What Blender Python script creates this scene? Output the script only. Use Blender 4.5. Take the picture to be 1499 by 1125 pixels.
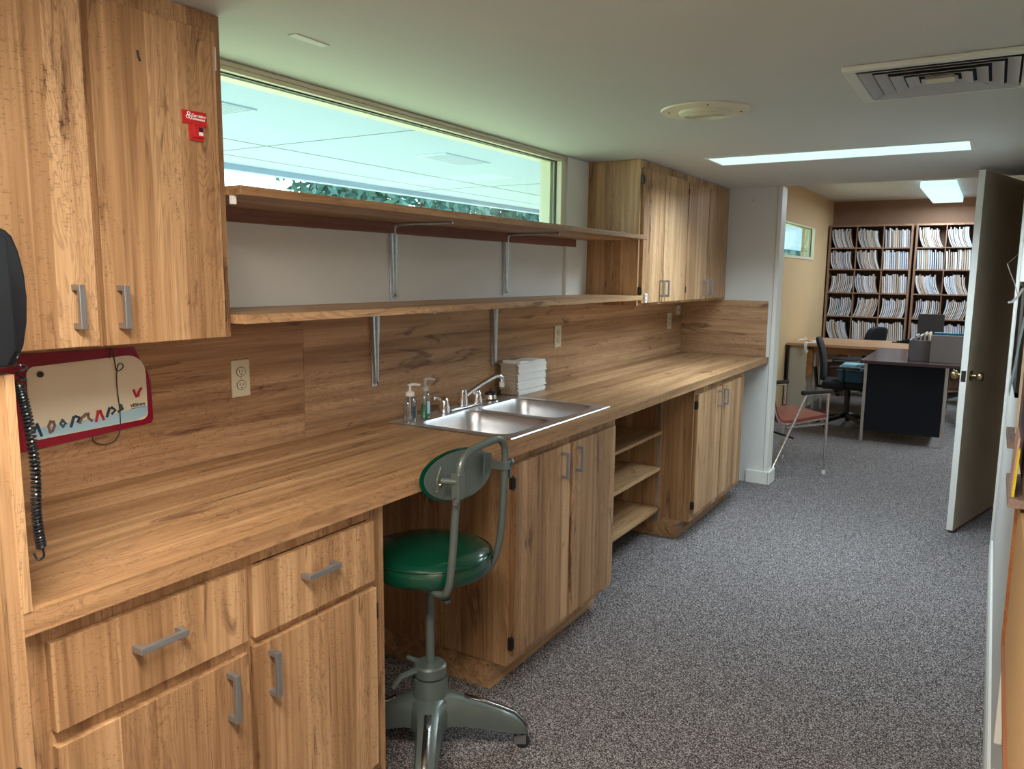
import bpy, bmesh, math, random
from mathutils import Vector, Matrix
for o in list(bpy.data.objects): bpy.data.objects.remove(o)
sc = bpy.context.scene; COL = sc.collection
R = math.radians
# ------------------------------------------------------------ camera
cd = bpy.data.cameras.new('camera'); cam = bpy.data.objects.new('camera', cd); COL.objects.link(cam)
cd.sensor_width = 36; cd.lens = 1143.9*36/1499; cd.clip_start = .02; cd.clip_end = 300
yw, pt, rl = R(31.448), R(8.084), R(.604)
fw = Vector((-math.sin(yw)*math.cos(pt), math.cos(yw)*math.cos(pt), -math.sin(pt)))
rr = Vector((math.cos(yw), math.sin(yw), 0)); uu = rr.cross(fw)
r2 = rr*math.cos(rl)+uu*math.sin(rl); u2 = uu*math.cos(rl)-rr*math.sin(rl)
M = Matrix((r2, u2, -fw)).transposed().to_4x4(); M.translation = Vector((2.0392, 0, 1.5305))
cam.matrix_world = M; sc.camera = cam
# ------------------------------------------------------------ world, view
sc.view_settings.view_transform = 'Standard'; sc.view_settings.look = 'None'
sc.view_settings.gamma = 1; sc.view_settings.use_curve_mapping = False
sc.view_settings.exposure = 0.12
w = bpy.data.worlds.new('sky'); sc.world = w; w.use_nodes = True
bg = w.node_tree.nodes['Background']; bg.inputs[0].default_value = (.80, .92, 1.0, 1); bg.inputs[1].default_value = 6.5
H, H2, C = 2.158, 2.58, .948
def area(name, loc, sx, sy, power, col, rot=(0, 0, 0)):
    l = bpy.data.lights.new(name, 'AREA'); l.shape = 'RECTANGLE'; l.size = sx; l.size_y = sy
    l.energy = power; l.color = col
    o = bpy.data.objects.new(name, l); COL.objects.link(o); o.location = loc; o.rotation_euler = rot
    return o
su = bpy.data.lights.new('sun', 'SUN'); su.energy = 8; su.angle = R(.6); su.color = (1, .96, .86)
so_ = bpy.data.objects.new('sun', su); COL.objects.link(so_); so_.rotation_euler = (R(-38), R(-28), 0)
# tubes of the ceiling fixtures
area('hall_fixture_light', (1.27, 4.40, H-.012), 1.18, .26, 32, (.78, .93, 1.0)).data.spread = R(145)
area('hall_fixture_light_near', (1.42, .30, H-.012), 1.18, .26, 56, (1.0, .90, .76))
area('office_fixture_light', (1.42, 10.75, H2-.10), .32, 1.9, 46, (.76, .92, 1.0))
area('office_fixture_light_side', (2.6, 8.0, H2-.06), .32, 1.2, 62, (.76, .92, 1.0))
# ------------------------------------------------------------ materials
def nt(name):
    m = bpy.data.materials.new(name); m.use_nodes = True; n = m.node_tree
    return m, n, n.nodes['Principled BSDF']
def plain(name, col, rough=.5, metal=0, noise=0, nscale=20, bump=0, emis=None, estr=0, trans=0, alpha=None, coat=0, ior=None):
    m, n, b = nt(name)
    b.inputs['Base Color'].default_value = (*col, 1); b.inputs['Roughness'].default_value = rough
    b.inputs['Metallic'].default_value = metal
    if coat: b.inputs['Coat Weight'].default_value = coat; b.inputs['Coat Roughness'].default_value = .1
    if trans: b.inputs['Transmission Weight'].default_value = trans
    if ior: b.inputs['IOR'].default_value = ior
    if emis: b.inputs['Emission Color'].default_value = (*emis, 1); b.inputs['Emission Strength'].default_value = estr
    if noise or bump:
        tc = n.nodes.new('ShaderNodeTexCoord'); t = n.nodes.new('ShaderNodeTexNoise')
        t.inputs['Scale'].default_value = nscale; t.inputs['Detail'].default_value = 4
        n.links.new(tc.outputs['Object'], t.inputs['Vector'])
        if noise:
            mx = n.nodes.new('ShaderNodeMix'); mx.data_type = 'RGBA'
            mx.inputs[6].default_value = (*[c*(1-noise) for c in col], 1); mx.inputs[7].default_value = (*[min(1, c*(1+noise)) for c in col], 1)
            n.links.new(t.outputs['Fac'], mx.inputs[0]); n.links.new(mx.outputs[2], b.inputs['Base Color'])
        if bump:
            bp = n.nodes.new('ShaderNodeBump'); bp.inputs['Strength'].default_value = bump; bp.inputs['Distance'].default_value = .002
            n.links.new(t.outputs['Fac'], bp.inputs['Height']); n.links.new(bp.outputs['Normal'], b.inputs['Normal'])
    return m
def wood(name, grain, dark=(.235, .122, .056), mid=(.43, .25, .125), light=(.66, .43, .24), rough=.42, knots=1.0, tint=1.0):
    """pecan laminate: staves, grain, flecks, mineral streaks. grain = axis the grain runs along; staves lie across it."""
    m, n, b = nt(name); N = n.nodes.new; L = n.links.new
    tc = N('ShaderNodeTexCoord'); oi = N('ShaderNodeObjectInfo')
    off = N('ShaderNodeVectorMath'); off.operation = 'MULTIPLY_ADD'
    comb = N('ShaderNodeCombineXYZ')
    for i in range(3): L(oi.outputs['Random'], comb.inputs[i])
    off.inputs[1].default_value = (7.3, 5.1, 9.7)
    L(comb.outputs[0], off.inputs[0]); L(tc.outputs['Object'], off.inputs[2])
    src = off.outputs[0]
    def mapped(sa, sg):
        mp = N('ShaderNodeMapping'); s = [sa, sa, sa]; s['xyz'.index(grain)] = sg
        mp.inputs['Scale'].default_value = s; L(src, mp.inputs['Vector']); return mp.outputs[0]
    def noise(v, scale=1, det=3, rg=.5, dist=0):
        t = N('ShaderNodeTexNoise'); t.inputs['Scale'].default_value = scale; t.inputs['Detail'].default_value = det
        t.inputs['Roughness'].default_value = rg; t.inputs['Distortion'].default_value = dist; L(v, t.inputs['Vector']); return t.outputs['Fac']
    def math_(op, a, c, clamp=False):
        t = N('ShaderNodeMath'); t.operation = op; t.use_clamp = clamp
        for i, q in enumerate((a, c)):
            if isinstance(q, (int, float)): t.inputs[i].default_value = q
            else: L(q, t.inputs[i])
        return t.outputs[0]
    def ramp(v, pts):
        t = N('ShaderNodeValToRGB'); e = t.color_ramp.elements
        while len(e) < len(pts): e.new(.5)
        for q, (p, c) in zip(e, pts): q.position = p; q.color = (*c, 1) if len(c) == 3 else c
        L(v, t.inputs[0]); return t.outputs[0]
    # staves
    vor = N('ShaderNodeTexVoronoi'); vor.feature = 'F1'; vor.inputs['Scale'].default_value = 1
    vor.inputs['Randomness'].default_value = .8
    L(mapped(9, .07), vor.inputs['Vector'])
    sep = N('ShaderNodeSeparateColor'); L(vor.outputs['Color'], sep.inputs[0])
    cath = noise(mapped(9, .9), 1, 3, .55, 1.6)
    fine = noise(mapped(110, 2.2), 1, 3, .6)
    mids = noise(mapped(28, .8), 1, 2, .5, .6)
    f = math_('MULTIPLY', sep.outputs[0], .22)
    f = math_('ADD', f, math_('MULTIPLY', cath, .30))
    f = math_('ADD', f, math_('MULTIPLY', mids, .56))
    f = math_('ADD', f, math_('MULTIPLY', fine, .40))
    base = ramp(f, [(.50, dark), (.72, mid), (.98, light)])
    # contour grain lines
    w1 = N('ShaderNodeMath'); w1.operation = 'SINE'; L(math_('MULTIPLY', cath, 150), w1.inputs[0])
    lines = math_('MULTIPLY', math_('MULTIPLY', math_('ADD', w1.outputs[0], -.2, True), .38), math_('GREATER_THAN', sep.outputs[2], .45))
    # little flecks lying across the grain on some staves
    fl = noise(mapped(105, 260), 1, 1, .5, .2)
    flm = ramp(fl, [(.60, (0, 0, 0)), (.68, (1, 1, 1))])
    flecks = math_('MULTIPLY', math_('MULTIPLY', flm, .40), ramp(noise(mapped(14, 5), 1, 2, .5), [(.42, (0, 0, 0)), (.58, (1, 1, 1))]))
    # mineral streaks & knots
    st = noise(mapped(15, 2.6), 1, 4, .62, 1.2)
    stm = math_('MULTIPLY', ramp(st, [(.60, (0, 0, 0)), (.68, (1, 1, 1))]), .68*knots)
    s2 = noise(mapped(46, 3.4), 1, 3, .6, 1.0)
    msk = ramp(noise(mapped(7, 1.6), 1, 2, .5, .5), [(.47, (0, 0, 0)), (.60, (1, 1, 1))])
    stm = math_('MAXIMUM', stm, math_('MULTIPLY', math_('MULTIPLY', ramp(s2, [(.60, (0, 0, 0)), (.68, (1, 1, 1))]), msk), .62*knots))
    k = math_('ADD', math_('ADD', lines, flecks), stm, True)
    mx = N('ShaderNodeMix'); mx.data_type = 'RGBA'; L(k, mx.inputs[0]); L(base, mx.inputs[6]); mx.inputs[7].default_value = (.12, .055, .03, 1)
    L(mx.outputs[2], b.inputs['Base Color']); b.inputs['Roughness'].default_value = rough
    b.inputs['Specular IOR Level'].default_value = .35
    return m
W = {a: wood('pecan_laminate_grain_'+a, a) for a in 'xyz'}
WS = wood('pecan_laminate_splash_y', 'y', (.24, .125, .064), (.41, .24, .13), (.60, .385, .22), .5)
WSX = wood('pecan_laminate_splash_x', 'x', (.24, .125, .064), (.41, .24, .13), (.60, .385, .22), .5)
LEDGER = wood('reddish_board', 'y', (.17, .065, .045), (.24, .10, .07), (.30, .14, .10), .5, .3)
DESKW = wood('tan_desk_laminate', 'x', (.38, .19, .10), (.48, .26, .14), (.56, .33, .19), .3, .2)
DESKY = wood('brown_trim_wood', 'y', (.26, .09, .03), (.36, .14, .05), (.44, .2, .08), .4, .2)
LEDGEW = wood('greyish_ledge_wood', 'y', (.22, .15, .13), (.32, .23, .20), (.40, .30, .26), .5, .4)
SHELFW = wood('file_case_wood', 'z', (.20, .10, .065), (.28, .155, .10), (.35, .21, .14), .5, .2)
MT = {}
def P(n, *a, **k): MT[n] = plain(n, *a, **k); return MT[n]
P('white_wall', (.66, .665, .65), .6, noise=.03, nscale=3); P('ceiling_paint', (.60, .61, .595), .7, noise=.02, nscale=2)
P('tan_wall', (.58, .40, .22), .65, noise=.05, nscale=8); P('brown_wall', (.26, .145, .09), .7, noise=.08, nscale=10)
P('trim_white', (.74, .75, .71), .4); P('cream', (.72, .69, .54), .4); P('cream_plate', (.70, .66, .50), .4)
P('steel', (.74, .76, .80), .36, 1); P('brushed', (.50, .52, .55), .32, 1); P('chrome', (.8, .8, .82), .12, 1)
P('handle_metal', (.36, .37, .39), .42, .8); P('zinc', (.55, .62, .66), .35, .9, noise=.25, nscale=60)
P('dark_metal', (.06, .055, .05), .4, .7); P('brass', (.45, .36, .20), .28, 1)
P('black', (.012, .013, .015), .45); P('phone_black', (.007, .010, .014), .28); P('black_fabric', (.012, .013, .018), .8, noise=.3, nscale=60)
P('dark_void', (.03, .028, .03), .8); P('hole', (.01, .01, .01), .8)
P('stool_grey', (.105, .135, .128), .33, .25, noise=.10, nscale=14, coat=.3); P('green_vinyl', (.001, .048, .026), .24, coat=.5, noise=.15, nscale=6)
P('worn_steel', (.42, .40, .40), .25, 1, noise=.4, nscale=30)
P('rubber', (.02, .02, .022), .6); P('paper_white', (.86, .88, .90), .75, noise=.03, nscale=60); P('beige_paper_and_shade', (.47, .40, .31), .8, noise=.1, nscale=60)
P('red_plastic', (.55, .015, .02), .3, coat=.3); P('maroon', (.26, .004, .03), .22, coat=.4); P('board_white', (.82, .78, .64), .3); P('light_blue', (.42, .68, .84), .4)
P('ink', (.02, .02, .03), .5); P('navy', (.003, .006, .014), .85, noise=.3, nscale=50); P('dark_top', (.085, .05, .055), .22, noise=.1, nscale=20)
P('silver_leg', (.55, .52, .50), .35, .7); P('red_seat', (.24, .05, .04), .35); P('teal', (.01, .09, .16), .5); P('grey_plastic', (.15, .15, .17), .5)
P('grey_light', (.46, .46, .48), .5); P('beige_wall_panel', (.50, .45, .36), .6); P('box_blue', (.25, .50, .60), .5)
P('yellow', (.8, .62, .03), .6); P('pink_paper', (.62, .42, .38), .7); P('blue_binder', (.02, .06, .16), .5); P('door_paint', (.72, .62, .46), .45, noise=.04, nscale=5)
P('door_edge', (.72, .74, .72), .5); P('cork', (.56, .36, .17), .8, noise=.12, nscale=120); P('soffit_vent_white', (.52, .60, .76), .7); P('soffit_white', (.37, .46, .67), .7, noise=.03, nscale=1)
P('foliage_leaf', (.04, .11, .10), .6, noise=.5, nscale=6); P('bark', (.10, .07, .05), .9); P('ground_ext', (.52, .53, .33), .9, noise=.1, nscale=1)
P('pale_ledge', (.55, .57, .58), .5); P('cable_white', (.8, .8, .78), .5); P('seam', (.12, .13, .13), .8)
P('wood_arm', (.015, .013, .012), .4); P('blue_cover', (.02, .16, .28), .5); P('folder_grey', (.25, .23, .24), .6)
pm = {'folder_white': (.66, .64, .68), 'folder_cream': (.52, .42, .34), 'folder_pink': (.50, .39, .37), 'folder_blue': (.50, .53, .64)}
for k_, c_ in pm.items(): P(k_, c_, .75, noise=.12, nscale=40)
for nm, c_ in dict(fig_navy=(.02, .06, .12), fig_brown=(.22, .13, .10), fig_red=(.5, .02, .05), fig_teal=(.05, .13, .16)).items(): P(nm, c_, .6)
def glassmat(name, tint, gl=.08, rough=0.0, opac=1.0):
    m = bpy.data.materials.new(name); m.use_nodes = True; n = m.node_tree; n.nodes.clear()
    o = n.nodes.new('ShaderNodeOutputMaterial'); t = n.nodes.new('ShaderNodeBsdfTransparent'); t.inputs[0].default_value = (*tint, 1)
    g = n.nodes.new('ShaderNodeBsdfGlossy'); g.inputs['Roughness'].default_value = rough
    lw = n.nodes.new('ShaderNodeLayerWeight'); pw = n.nodes.new('ShaderNodeMath'); pw.operation = 'POWER'; pw.inputs[1].default_value = 4.5
    n.links.new(lw.outputs['Facing'], pw.inputs[0]); f = n.nodes.new('ShaderNodeMath'); f.operation = 'MULTIPLY_ADD'; f.inputs[1].default_value = .7; f.inputs[2].default_value = gl*.5; n.links.new(pw.outputs[0], f.inputs[0])
    x = n.nodes.new('ShaderNodeMixShader'); n.links.new(f.outputs[0], x.inputs[0]); n.links.new(t.outputs[0], x.inputs[1]); n.links.new(g.outputs[0], x.inputs[2])
    n.links.new(x.outputs[0], o.inputs[0]); return m
MT['window_glass'] = glassmat('window_glass', (.86, .96, .94)); MT['clear_plastic'] = glassmat('clear_plastic', (.93, .95, .95))
MT['green_liquid'] = plain('green_liquid', (.08, .62, .28), .1, trans=.75, ior=1.34)
MT['bottle_clear'] = glassmat('bottle_clear', (.80, .85, .88), gl=.35, rough=.06)
MT['tube_glow'] = plain('tube_glow', (.8, .9, .9), .5, emis=(.62, .94, .97), estr=.86)
MT['tube_glow_warm'] = plain('tube_glow_warm', (.8, .9, .9), .5, emis=(1.0, .93, .82), estr=2.0)
def carpet():
    m, n, b = nt('carpet'); N = n.nodes.new; L = n.links.new
    tc = N('ShaderNodeTexCoord'); t = N('ShaderNodeTexNoise'); t.inputs['Scale'].default_value = 210; t.inputs['Detail'].default_value = 2; t.inputs['Roughness'].default_value = .7
    L(tc.outputs['Object'], t.inputs['Vector'])
    r = N('ShaderNodeValToRGB'); e = r.color_ramp.elements
    e[0].position = .40; e[0].color = (.020, .017, .018, 1); e[1].position = .60; e[1].color = (.50, .47, .475, 1)
    q = e.new(.5); q.color = (.105, .092, .095, 1)
    t2 = N('ShaderNodeTexNoise'); t2.inputs['Scale'].default_value = 125; t2.inputs['Detail'].default_value = 1; L(tc.outputs['Object'], t2.inputs['Vector'])
    ad = N('ShaderNodeMix'); ad.inputs[0].default_value = .26; L(t.outputs['Fac'], ad.inputs[2]); L(t2.outputs['Fac'], ad.inputs[3])
    L(ad.outputs[0], r.inputs[0]); L(r.outputs[0], b.inputs['Base Color']); b.inputs['Roughness'].default_value = .95; b.inputs['Specular IOR Level'].default_value = .1
    bp = N('ShaderNodeBump'); bp.inputs['Strength'].default_value = .12; bp.inputs['Distance'].default_value = .002
    L(t.outputs['Fac'], bp.inputs['Height']); L(bp.outputs['Normal'], b.inputs['Normal']); return m
MT['carpet'] = carpet()
def popcorn():
    m = plain('popcorn_ceiling', (.62, .63, .64), .9, noise=.6, nscale=45, bump=1.0); return m
MT['popcorn'] = popcorn()
# ------------------------------------------------------------ geometry helper
class MB:
    def __init__(s): s.b = bmesh.new()
    def _add(s, vs, fs):
        v = [s.b.verts.new(p) for p in vs]
        for f in fs:
            try: s.b.faces.new([v[i] for i in f])
            except ValueError: pass
        return v
    def box(s, x0, x1, y0, y1, z0, z1, bev=0, seg=2):
        x0, x1 = sorted((x0, x1)); y0, y1 = sorted((y0, y1)); z0, z1 = sorted((z0, z1))
        t = bmesh.new()
        vs = [t.verts.new((x, y, z)) for x in (x0, x1) for y in (y0, y1) for z in (z0, z1)]
        for f in ((0, 1, 3, 2), (4, 6, 7, 5), (0, 4, 5, 1), (2, 3, 7, 6), (0, 2, 6, 4), (1, 5, 7, 3)): t.faces.new([vs[i] for i in f])
        if bev: bmesh.ops.bevel(t, geom=list(t.edges), offset=bev, segments=seg, affect='EDGES', profile=.5)
        s.merge(t); return s
    def merge(s, t, mat=None):
        idx = {}
        for v in t.verts: idx[v] = s.b.verts.new(mat @ v.co if mat else v.co)
        for f in t.faces:
            try: s.b.faces.new([idx[v] for v in f.verts])
            except ValueError: pass
        t.free()
    def prism(s, pts, axis, a, c):
        """polygon pts (2D) in the plane normal to axis, extruded a..c"""
        def P3(u, v, q): return {'x': (q, u, v), 'y': (u, q, v), 'z': (u, v, q)}[axis]
        n = len(pts); v = [P3(*p, a) for p in pts]+[P3(*p, c) for p in pts]
        s._add(v, [tuple(range(n))[::-1], tuple(range(n, 2*n))]+[(i, (i+1) % n, n+(i+1) % n, n+i) for i in range(n)]); return s
    def tube(s, pts, r, n=10, closed=False, cap=True):
        pts = [Vector(p) for p in pts]; N_ = len(pts); rs = r if isinstance(r, (list, tuple)) else [r]*N_
        rings = []; up = None
        for i, p in enumerate(pts):
            if closed: d = pts[(i+1) % N_]-pts[i-1]
            else: d = pts[min(i+1, N_-1)]-pts[max(i-1, 0)]
            if d.length < 1e-9: d = Vector((0, 0, 1))
            d.normalize()
            if up is None: up = d.orthogonal().normalized()
            else:
                up = up-d*up.dot(d)
                up = up.normalized() if up.length > 1e-6 else d.orthogonal().normalized()
            q = d.cross(up)
            rings.append([s.b.verts.new(p+(up*math.cos(a)+q*math.sin(a))*rs[i]) for a in [2*math.pi*j/n for j in range(n)]])
        rng = range(N_ if closed else N_-1)
        for i in rng:
            A, B = rings[i], rings[(i+1) % N_]
            for j in range(n): s.b.faces.new((A[j], A[(j+1) % n], B[(j+1) % n], B[j]))
        if cap and not closed: s.b.faces.new(rings[0][::-1]); s.b.faces.new(rings[-1])
        return s
    def lathe(s, prof, c=(0, 0, 0), n=32, sx=1, sy=1, axis='z'):
        """prof: (radius, height) list"""
        rings = []
        def pt(r, h, a):
            u, v = r*math.cos(a)*sx, r*math.sin(a)*sy
            q = {'z': (u, v, h), 'x': (h, u, v), 'y': (u, h, v)}[axis]
            return Vector(c)+Vector(q)
        for r, h in prof:
            if r < 1e-6: rings.append([s.b.verts.new(pt(0, h, 0))])
            else: rings.append([s.b.verts.new(pt(r, h, 2*math.pi*j/n)) for j in range(n)])
        for A, B in zip(rings, rings[1:]):
            for j in range(n):
                k = (j+1) % n
                f = [A[j % len(A)], A[k % len(A)], B[k % len(B)], B[j % len(B)]]
                f = list(dict.fromkeys(f))
                if len(f) > 2:
                    try: s.b.faces.new(f)
                    except ValueError: pass
        return s
    def xf(s, mat): bmesh.ops.transform(s.b, matrix=mat, verts=s.b.verts); return s
    def build(s, name, mat, parent=None, smooth=False, origin=None, bev=0, sub=0):
        bmesh.ops.recalc_face_normals(s.b, faces=s.b.faces)
        if parent is not None: off = Vector(ORG[parent.name])
        elif origin is not None: off = Vector(origin)
        else:
            cs = [v.co for v in s.b.verts]
            off = Vector(((min(c.x for c in cs)+max(c.x for c in cs))/2, (min(c.y for c in cs)+max(c.y for c in cs))/2, min(c.z for c in cs)))
        bmesh.ops.translate(s.b, vec=-off, verts=s.b.verts)
        me = bpy.data.meshes.new(name); s.b.to_mesh(me); s.b.free()
        me.materials.append(mat if not isinstance(mat, str) else MT[mat])
        if smooth:
            for p in me.polygons: p.use_smooth = True
            try: me.set_sharp_from_angle(angle=R(38))
            except Exception: pass
        o = bpy.data.objects.new(name, me); COL.objects.link(o)
        if parent is not None: o.parent = parent; ORG[o.name] = ORG[parent.name]
        else: o.location = off; ORG[o.name] = tuple(off)
        if bev:
            mo = o.modifiers.new('b', 'BEVEL'); mo.width = bev; mo.segments = 2; mo.limit_method = 'ANGLE'
        if sub:
            mo = o.modifiers.new('s', 'SUBSURF'); mo.levels = sub; mo.render_levels = sub
        return o
ORG = {}
def B(*a, **k): return MB().box(*a, **k)
def tag(o, label, cat=None, group=None, kind=None):
    if label: o['label'] = label
    if cat: o['category'] = cat
    if group: o['group'] = group
    if kind: o['kind'] = kind
    return o
def thing(name, label, cat, loc, group=None, rz=0):
    o = bpy.data.objects.new(name, None); COL.objects.link(o); o.location = loc; o.empty_display_size = .1
    ORG[o.name] = tuple(loc); o.rotation_euler = (0, 0, rz); return tag(o, label, cat, group)
def local(name, label, cat, group=None):
    """thing modelled round the origin, placed afterwards"""
    return thing(name, label, cat, (0, 0, 0), group)
def struct(o, label=None):
    o['kind'] = 'structure'
    if label: o['label'] = label
    return o
def copy_tree(root, loc=None, rz=None, label=None, group=None):
    r = root.copy(); COL.objects.link(r)
    if loc is not None: r.location = loc
    if rz is not None: r.rotation_euler = (0, 0, rz)
    if label: r['label'] = label
    if group: r['group'] = group
    def rec(a, c):
        for ch in list(a.children):
            d = ch.copy(); COL.objects.link(d); d.parent = c; rec(ch, d)
    rec(root, r); return r
def sm(a, b, t): return a+(b-a)*t
def rrect(x0, x1, y0, y1, r, n=6):
    rs = r if isinstance(r, (list, tuple)) else [r]*4   # order: x0y0, x1y0, x1y1, x0y1
    out = []
    for (cx, cy, a0), q in zip(((x0, y0, 180), (x1, y0, 270), (x1, y1, 0), (x0, y1, 90)), rs):
        ox = cx+(q if cx == x0 else -q); oy = cy+(q if cy == y0 else -q)
        for i in range(n+1):
            a = R(a0+90*i/n); out.append((ox+q*math.cos(a), oy+q*math.sin(a)))
    return out
def smooth_path(pts, n=8, closed=False):
    pts = [Vector(p) for p in pts]; out = []; m = len(pts)
    rng = range(m if closed else m-1)
    for i in rng:
        if closed: p0, p1, p2, p3 = pts[i-1], pts[i], pts[(i+1) % m], pts[(i+2) % m]
        else: p0, p1, p2, p3 = pts[max(i-1, 0)], pts[i], pts[i+1], pts[min(i+2, m-1)]
        for j in range(n):
            t = j/n
            out.append(.5*((2*p1)+(p2-p0)*t+(2*p0-5*p1+4*p2-p3)*t*t+(3*p1-p0-3*p2+p3)*t**3))
    if not closed: out.append(pts[-1])
    return out
# ============================================================ STRUCTURE
struct(B(-.15, 3.6, -1.8, 12.3, -.1, 0).build('floor', 'carpet'))
struct(B(-.15, 2.9, -1.8, 5.81, H, H2+.1).build('ceiling', 'ceiling_paint'))
struct(B(-.15, 3.6, 5.81, 12.3, H2, H2+.1).build('ceiling', 'popcorn'))
# left (window) wall : holes y 1.30-3.85 z1.70-2.135 ; y 9.0-10.75 z1.75-2.14
wl = MB()
wl.box(-.15, 0, -1.8, 5.81, -.02, 1.70); wl.box(-.15, 0, -1.8, 1.30, 1.70, 2.14); wl.box(-.15, 0, 3.85, 5.81, 1.70, 2.14); wl.box(-.15, 0, -1.8, 5.81, 2.14, H+.02)
struct(wl.build('wall_left', 'white_wall'))
wl = MB()
wl.box(-.15, 0, 5.81, 12.2, -.02, 1.75); wl.box(-.15, 0, 5.81, 9.0, 1.75, 2.14); wl.box(-.15, 0, 10.75, 12.2, 1.75, 2.14); wl.box(-.15, 0, 5.81, 12.2, 2.14, H2+.02)
struct(wl.build('wall_office_left', 'tan_wall'))
struct(B(-.1, 3.6, 12.05, 12.2, -.02, H2+.02).build('wall_back', 'brown_wall'))
struct(B(3.4, 3.55, 6.2, 12.1, -.02, H2+.02).build('wall_office_right', 'tan_wall'))
struct(B(0, .70, 5.81, 5.93, 0, H2).build('wall_end', 'white_wall'))
struct(B(.684, .712, 5.798, 5.942, 0, H-.001, bev=.003).build('trim_1', 'trim_white'))
struct(B(-.1, 2.9, -1.8, -1.65, -.02, H+.02).build('wall_near', 'white_wall'))
wr = MB(); wr.box(2.145, 2.27, -1.7, 5.08, -.02, H+.02); wr.box(2.145, 2.27, 6.09, 6.2, -.02, H2+.02); wr.box(2.145, 2.27, 5.08, 6.09, 2.150, H+.02)
struct(wr.build('wall_right', 'white_wall'))
wc = MB(); wc.box(2.9, 3.0, 4.9, 6.2, -.02, H2); wc.box(2.27, 2.9, 4.9, 5.0, -.02, H); wc.box(2.27, 3.55, 6.1, 6.2, -.02, H2+.02)
struct(wc.build('wall_side_room', 'brown_wall'))
bb = MB().prism([(2.145, 0), (2.13, 0), (2.13, .085), (2.136, .10), (2.145, .10)], 'y', -1.6, 4.93)
struct(bb.build('baseboard_right', 'trim_white'))
be = MB(); be.box(.56, .73, 5.78, 5.81, 0, .10, bev=.006); be.box(.715, .735, 5.78, 5.955, 0, .10, bev=.006)
struct(be.build('baseboard_end', 'trim_white'))
# windows
def window(name, y0, y1, z0, z1, tail):
    t = bpy.data.objects.new(name, None); COL.objects.link(t); t.location = (0, (y0+y1)/2, z0); ORG[t.name] = tuple(t.location); t['kind'] = 'structure'
    f = MB(); e = .028; et = .009
    f.box(-.045, .004, y0, y1, z1-et, z1+.004); f.box(-.045, .012, y0, y1, z0-.004, z0+e, bev=.003)
    f.box(-.045, .012, y0, y0+e, z0+e, z1-et); f.box(-.045, .012, y1-e-tail, y1, z0+e, z1-et, bev=.003)
    f.build('window_frame', 'cream', t)
    o = MB(); o.box(-.10, -.046, y0, y1, z1-.014, z1); o.box(-.10, -.046, y1-.07, y1, z0, z1-.014); o.build('outer_frame', 'cream', t)
    g = MB(); g.box(-.030, -.020, y0+e, y1-e-tail, z1-et-.004, z1-et); g.box(-.030, -.020, y1-e-tail-.006, y1-e-tail, z0+e, z1-et)
    g.build('gasket', 'black', t)
    B(-.028, -.023, y0+e, y1-e-tail, z0+e, z1-et).build('pane', 'window_glass', t)
    return t
window('window_1', 1.30, 3.85, 1.70, 2.138, .02)
window('window_2', 9.0, 10.75, 1.745, 2.14, .02)
struct(B(-.005, .02, 3.86, 4.115, 1.36, H-.002, bev=.002).build('trim_2', 'trim_white'))
struct(B(0.0005, .010, 1.37, 3.86, 2.143, H-.002).build('trim_3', 'cream'))
# door in the right wall, standing ajar
door = bpy.data.objects.new('door_1', None); COL.objects.link(door); door.location = (2.145, 6.075, 0); ORG[door.name] = (2.145, 6.075, 0)
door['kind'] = 'structure'; door['label'] = 'tall tan door ajar with pale edge and round brass knobs'
jm = MB(); jm.box(2.140, 2.27, 6.075, 6.10, 0, H-.004); jm.box(2.15, 2.27, 5.08, 5.10, 0, H-.004); jm.box(2.15, 2.27, 5.10, 6.075, 2.142, H-.004)
jm.build('door_jamb', 'door_paint', door)
cs = MB(); cs.box(2.133, 2.147, 4.995, 5.085, 0, H-.004, bev=.003); cs.box(2.137, 2.147, 4.955, 5.0, 0, H-.004, bev=.003)
cs.build('door_casing', 'trim_white', door)
dm = Matrix.Translation((2.135, 6.065, 0)) @ Matrix.Rotation(math.atan2(5.295-6.065, 1.925-2.135), 4, 'Z')
lf = MB().box(.0, .80, -.018, .0175, .016, 2.142).xf(dm); lf.build('door_leaf', 'door_paint', door)
B(.7995, .8015, -.0178, .0173, .018, 2.140).xf(dm).build('leaf_edge', 'door_edge', door)
lp = MB().box(.801, .8035, -.0125, .0125, .925, .99).xf(dm); lt = lp.build('latch_plate', 'dark_metal', door)
for sgn in (-1, 1):
    k = MB().lathe([(0, .0), (.031, 0), (.032, .004), (.026, .009), (.011, .012), (.011, .030), (.020, .036), (.027, .048), (.027, .058), (.020, .068), (0, .070)], n=24, axis='y')
    k.xf(Matrix.Scale(sgn, 4, (0, 1, 0))); k.xf(dm @ Matrix.Translation((.735, sgn*.0175, .957)))
    k.build('door_knob', 'brass', door, smooth=True)
for z in (.34, 1.1, 1.86):
    h = MB(); h.box(2.139, 2.141, 6.04, 6.075, z-.045, z+.045); h.tube([(2.139, 6.068, z-.05), (2.139, 6.068, z+.05)], .006); h.build('hinge', 'brass', door)
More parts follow.
